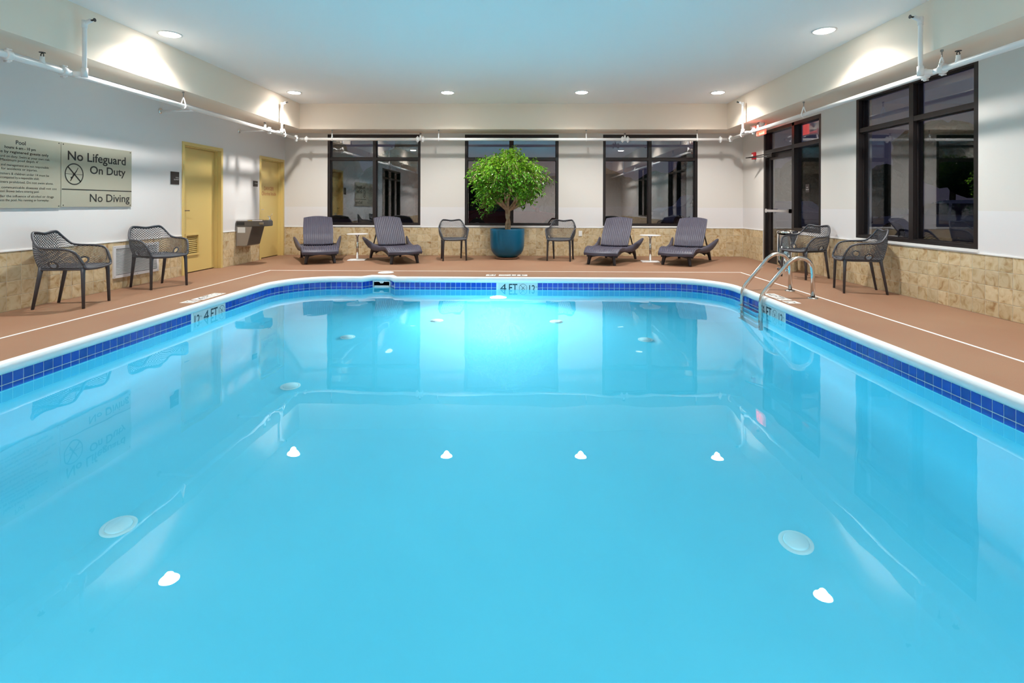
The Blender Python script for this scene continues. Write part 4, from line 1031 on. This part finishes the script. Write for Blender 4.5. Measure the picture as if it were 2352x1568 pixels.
for i, (fx, fy, a, lab) in enumerate([(-3.88, 9.70, -66, 'graphite ribbed sun lounger nearest the chlorine warning door'), (-2.32, 9.77, -60, 'graphite ribbed sun lounger in front of the left window'),
                                      (1.358, 9.69, -115, 'graphite ribbed sun lounger right of the outlet, its back against the right window'), (2.725, 9.64, -121, 'graphite ribbed sun lounger nearest the right corner of the room')]):
    o = lp if i == 0 else copy_tree(lp); o.location = (fx, fy, 0); o.rotation_euler = (0, 0, math.radians(a)); o['label'] = lab; o['group'] = 'ribbed sun loungers along the back wall'
    if i == 0: lounger_one = o
    rec = math.radians([-16, 0, 0, 0][i])
    if rec:
        for c in [k for k in bpy.data.objects if k.parent == o and k.name.startswith('backrest')]:
            pv = Vector((-.86, 0, .285)); Rm = Matrix.Rotation(rec, 4, 'Y'); c.location = pv-Rm @ pv; c.rotation_euler = (0, rec, 0)

# ------------------------------------------------------------------ potted ficus
t = thing('potted_ficus', 'bushy green ficus tree in a large round teal blue pot', 'potted tree', (-.43, 10.78, 0))
bm = bmesh.new(); lathe(bm, [(0, 0), (.20, 0), (.235, .012), (.24, .030), (.225, .032), (0, .030)], 36); link('saucer', bm, M['terracotta'], t)
bm = bmesh.new(); lathe(bm, [(0, .033), (.14, .033), (.22, .052), (.285, .10), (.325, .165), (.345, .25), (.352, .36), (.356, .60), (.354, .612), (.345, .615), (.336, .610), (.333, .56), (.333, .50)], 56); link('pot', bm, M['pot'], t, True)
bm = bmesh.new(); lathe(bm, [(.333, .545), (.2, .555), (0, .56)], 30); link('soil', bm, M['soil'], t)
rng = random.Random(11)
bm = bmesh.new()
tube(bm, smooth_path([(0.02, 0, .53), (0.03, 0, .72), (.0, .01, .88), (.01, 0, 1.04)], 5), [.048, .045, .042, .04, .04, .039, .04, .04, .041, .042, .042, .044, .046, .048, .05, .05], 12)
tube(bm, smooth_path([(-.015, -.02, .53), (-.02, -.03, .70), (.03, -.02, .88), (.03, -.01, 1.04)], 5), .026, 8)
limbs = []
for k, (dx, dy, dz) in enumerate([(-.30, -.05, .45), (.25, -.15, .38), (-.12, .15, .6), (.10, -.25, .55), (.42, .05, .30), (-.45, -.10, .55), (.05, .2, .7), (-.2, -.35, .35), (.28, .12, .65)]):
    a = Vector((.01, 0, .98)); e_ = a+Vector((dx, dy, dz)); mid = a.lerp(e_, .5)+Vector((rng.uniform(-.05, .05), rng.uniform(-.04, .04), -.03)); p = smooth_path([a, mid, e_], 5)
    tube(bm, p, [.030-.018*i/(len(p)-1) for i in range(len(p))], 8); limbs.append(p)
link('trunk', bm, M['bark'], t, True)
# twigs and leaves
tw = bmesh.new(); LV = []; LF = []; TI = []
def leaf(base, d, side, L, wd, tint):
    d = d.normalized(); side = (side-d*side.dot(d)).normalized(); up = side.cross(d)
    p1 = base+d*L*.45+side*wd-up*wd*.25; p2 = base+d*L*.45-side*wd-up*wd*.25; m1 = base+d*L*.48+up*wd*.12; tip = base+d*L-up*L*.12
    n = len(LV); LV.extend([base, p1, tip, p2, m1]); LF.extend([(n, n+1, n+4), (n+1, n+2, n+4), (n+2, n+3, n+4), (n+3, n, n+4)]); TI.extend([tint]*5)
def crown(dirv):        # radius of crown in direction
    x, y, z = dirv; rx = .80 if x < 0 else .78; ry = .62 if y < 0 else .44; rz = .64 if z > 0 else .50
    r = 1/math.sqrt((x/rx)**2+(y/ry)**2+(z/rz)**2)
    return r*(1+.10*math.sin(5*math.atan2(z, x)+.6)+.07*math.sin(9*math.atan2(y, x)+2*z))
C0 = Vector((-.01, -.08, 1.64))
for k in range(900):
    while True:
        d = Vector((rng.gauss(0, 1), rng.gauss(0, 1), rng.gauss(0, 1)))
        if d.length > .2: d.normalize()
        if d.z > -.75: break
    R = crown(d); f0 = rng.uniform(.45, .98)**.6; end = C0+d*R*f0; 
    if abs(d.x) > .35 and d.z < -.1 and rng.random() < .55: end.z -= rng.uniform(.0, .22)*(1.2 if d.x < 0 else .7)
    src = min((q for L in limbs for q in L[4:]), key=lambda q: (q-end).length+rng.random()*.15)
    start = src.lerp(end, .45)
    droop = Vector((d.x*.10, d.y*.10, -.10)); pts = smooth_path([start, start.lerp(end, .6)+Vector((0, 0, .05)), end, end+droop], 3)
    if k % 2 == 0: tube(tw, [src]+pts[::3], [.006]+[.004]*(len(pts[::3])-1)+[.002], 3, caps=False)
    nl = rng.randint(9, 13); br = rng.uniform(.0, 1)
    for i in range(nl):
        q = pts[min(len(pts)-1, int(len(pts)*(.30+.7*i/nl)))]; a = rng.uniform(0, 2*PI)
        ld = Vector((math.cos(a)*.7+d.x*.5, math.sin(a)*.7+d.y*.4, rng.uniform(-1.1, .05))); base = q+Vector((rng.gauss(0, .02), rng.gauss(0, .02), rng.gauss(0, .015)))
        if base.y > .50: continue
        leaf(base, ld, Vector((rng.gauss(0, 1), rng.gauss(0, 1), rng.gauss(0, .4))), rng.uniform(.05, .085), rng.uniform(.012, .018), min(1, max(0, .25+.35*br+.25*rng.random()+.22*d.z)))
tag(link('twigs', tw, M['bark'], t), kind='stuff')
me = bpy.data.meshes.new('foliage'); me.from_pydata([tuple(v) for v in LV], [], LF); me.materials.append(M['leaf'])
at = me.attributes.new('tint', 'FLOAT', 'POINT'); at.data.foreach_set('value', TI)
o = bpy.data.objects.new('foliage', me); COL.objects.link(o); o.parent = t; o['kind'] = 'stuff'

# ------------------------------------------------------------------ interior things seen only in the glass: towel cart in the hallway
t = thing('towel_table', 'dark narrow table behind the interior glazing of the left wall', 'table', (XL-.9, 2.5, 0))
bm = bmesh.new(); box(bm, -.3, .3, -.6, .6, .72, .76, bevel=.005); link('table_top', bm, M['black_metal'], t)
for sx in (-.26, .26):
    for sy in (-.55, .55): bm = bmesh.new(); box(bm, sx-.02, sx+.02, sy-.02, sy+.02, 0, .72); link('leg', bm, M['black_metal'], t)

# ------------------------------------------------------------------ outside
bm = bmesh.new(); box(bm, -60, 60, YB+TH+.6, 90, -.25, -.15); box(bm, XR+TH+.6, 60, -20, YB+TH+.6, -.25, -.15)
tag(link('parking_lot', bm, M['asphalt']), 'dark asphalt parking lot outside the windows', kind='structure')
def car(name, label, loc, rz, paint, suv=True):
    t = thing(name, label, 'car', loc, rz)
    if suv: prof = [(-2.4, .38), (-2.42, .75), (-2.35, 1.08), (-2.05, 1.78), (-1.85, 1.86), (.45, 1.86), (.75, 1.80), (1.25, 1.22), (2.2, 1.10), (2.42, .95), (2.45, .45), (2.3, .32), (-2.3, .30)]
    else: prof = [(-2.2, .35), (-2.25, .70), (-2.15, .98), (-1.6, 1.04), (-1.0, 1.38), (-.6, 1.45), (.2, 1.44), (.5, 1.36), (1.1, 1.00), (1.95, .88), (2.2, .70), (2.22, .38), (2.1, .28), (-2.1, .28)]
    bm = bmesh.new(); prism(bm, prof, -.90, .90); bmesh.ops.recalc_face_normals(bm, faces=bm.faces)
    for v in bm.verts:
        if v.co.z > 1.15 or (not suv and v.co.z > 1.1): v.co.y *= .84
    bmesh.ops.bevel(bm, geom=bm.edges[:], offset=.05, segments=2, affect='EDGES'); link('body', bm, paint, t)
    wins = [(-1.95, -1.05), (-.95, .0), (.1, .95)] if suv else [(-1.0, -.1), (0., .85)]
    z0, z1 = (1.18, 1.66) if suv else (1.0, 1.34)
    for a, b in wins:
        for sg in (1, -1):
            bm = bmesh.new(); sl = .12 if b > .5 else 0; sa = .14 if a < -1.5 else 0
            P = [(a, z0), (b, z0), (b-sl*2.2, z1), (a+sa, z1)]
            A = [bm.verts.new((p[0], sg*(.905-.16*(p[1]-z0+.03)/.6)*1.0+sg*.012, p[1])) for p in P]; B = [bm.verts.new((p[0], sg*(.80-.16*(p[1]-z0)/.6), p[1])) for p in P]
            bm.faces.new(A); bm.faces.new(B[::-1])
            for i in range(4): j = (i+1) % 4; bm.faces.new((A[j], A[i], B[i], B[j]))
            bmesh.ops.recalc_face_normals(bm, faces=bm.faces); link('window', bm, M['car_glass'], t)
    for x in (-1.5, 1.5):
        for sg in (1, -1):
            bm = bmesh.new(); tube(bm, [(x, sg*.70, .36), (x, sg*.93, .36)], .36, 24); wh = link('wheel', bm, M['tyre'], t)
            bm = bmesh.new(); tube(bm, [(x, sg*.92, .36), (x, sg*.945, .36)], .2, 16); link('hub_cap', bm, M['rod'], wh)
    for sg in (1, -1):
        bm = bmesh.new(); box(bm, .85, 1.0, sg*.95-.09, sg*.95+.09, z0-.02, z0+.16, bevel=.02); link('mirror', bm, paint, t)
    bm = bmesh.new(); box(bm, 2.38 if suv else 2.15, 2.46 if suv else 2.23, -.85, -.55, .72, .88); box(bm, 2.38 if suv else 2.15, 2.46 if suv else 2.23, .55, .85, .72, .88); link('headlight', bm, M['white_plastic'], t)
    return t
car('suv', 'white sport utility vehicle parked outside, seen through the right back window', (9.6, 29.5, -.15), PI+.12, M['car_white'])
car('sedan', 'red sedan parked outside behind the potted tree', (-.6, 22.0, -.15), .05, M['car_red'], False)
car('sedan', 'white sedan parked outside the big side window', (13.6, 16.6, -.15), PI/2+.5, M['car_white'], False)
car('sedan', 'white sedan parked outside the glass entrance door', (11.2, 22.5, -.15), PI/2-.3, M['car_white'], False)
def outside_tree(x, y, s, lab):
    t = thing('tree', lab, 'tree', (x, y, -.15)); rg = random.Random(int(x*10+y))
    bm = bmesh.new(); tube(bm, [(0, 0, 0), (.1, 0, 1.5*s), (0, .1, 2.6*s)], [.18, .14, .08], 8); link('trunk', bm, M['bark'], t)
    bm = bmesh.new()
    for k in range(7):
        c = Vector((rg.uniform(-1, 1), rg.uniform(-1, 1), 3.0+rg.uniform(-.9, 1.0)))*s; R = rg.uniform(.8, 1.2)*s
        rr = bmesh.ops.create_icosphere(bm, subdivisions=3, radius=R, matrix=Matrix.Translation(c))
        for v in rr['verts']: v.co = c+(v.co-c)*(1+.16*math.sin(v.co.x*9+k)*math.sin(v.co.y*8)*math.sin(v.co.z*9)+rg.uniform(-.05, .05))
    o = link('foliage', bm, M['night_leaf'], t); o['kind'] = 'stuff'
for x, y, s, lab in ((-10.5, 26, 1.1, 'dark leafy tree outside, behind the left back window'), (-6.5, 30, 1.3, 'tall dark tree outside, behind the gap left of the potted tree'), (13.5, 39, 1.2, 'dark tree beyond the white vehicle'), (24, 30, 1.4, 'dark tree outside the big side window'), (19, 34, 1.2, 'dark tree outside the glass entrance')): outside_tree(x, y, s, lab)

def hedge(name, a, b, h, n, lab, seed):
    rg = random.Random(seed); A = Vector(a); B = Vector(b); t = (B-A).normalized(); nn = Vector((t.y, -t.x, 0)); bm = bmesh.new(); rows = []
    for i in range(n+1):
        p = A.lerp(B, i/n); hh = h*(.88+.10*math.sin(i*.31)+.06*math.sin(i*.83+1)+rg.uniform(-.03, .03))
        rows.append([bm.verts.new(p+nn*(d+rg.uniform(-.12, .12))+Vector((0, 0, -.15+hh*z+(rg.uniform(-.1, .1) if 0 < z < 1 else 0)))) for d, z in ((.9, 0), (1., .2), (1.05, .4), (1., .6), (.85, .8), (.4, .97), (-.4, .97), (-.9, .7), (-.9, 0))])
    for p, q in zip(rows, rows[1:]):
        for k in range(8): bm.faces.new((p[k], p[k+1], q[k+1], q[k]))
    bmesh.ops.recalc_face_normals(bm, faces=bm.faces); tag(link(name, bm, M['night_leaf']), lab, 'hedge', kind='stuff')
hedge('hedge', (-34, 47, 0), (34, 47, 0), 5.0, 150, 'tall dark hedge beyond the parking lot behind the back windows', 3)
hedge('hedge', (39, 44, 0), (39, -6, 0), 4.6, 110, 'tall dark hedge beyond the parking lot outside the side windows', 4)
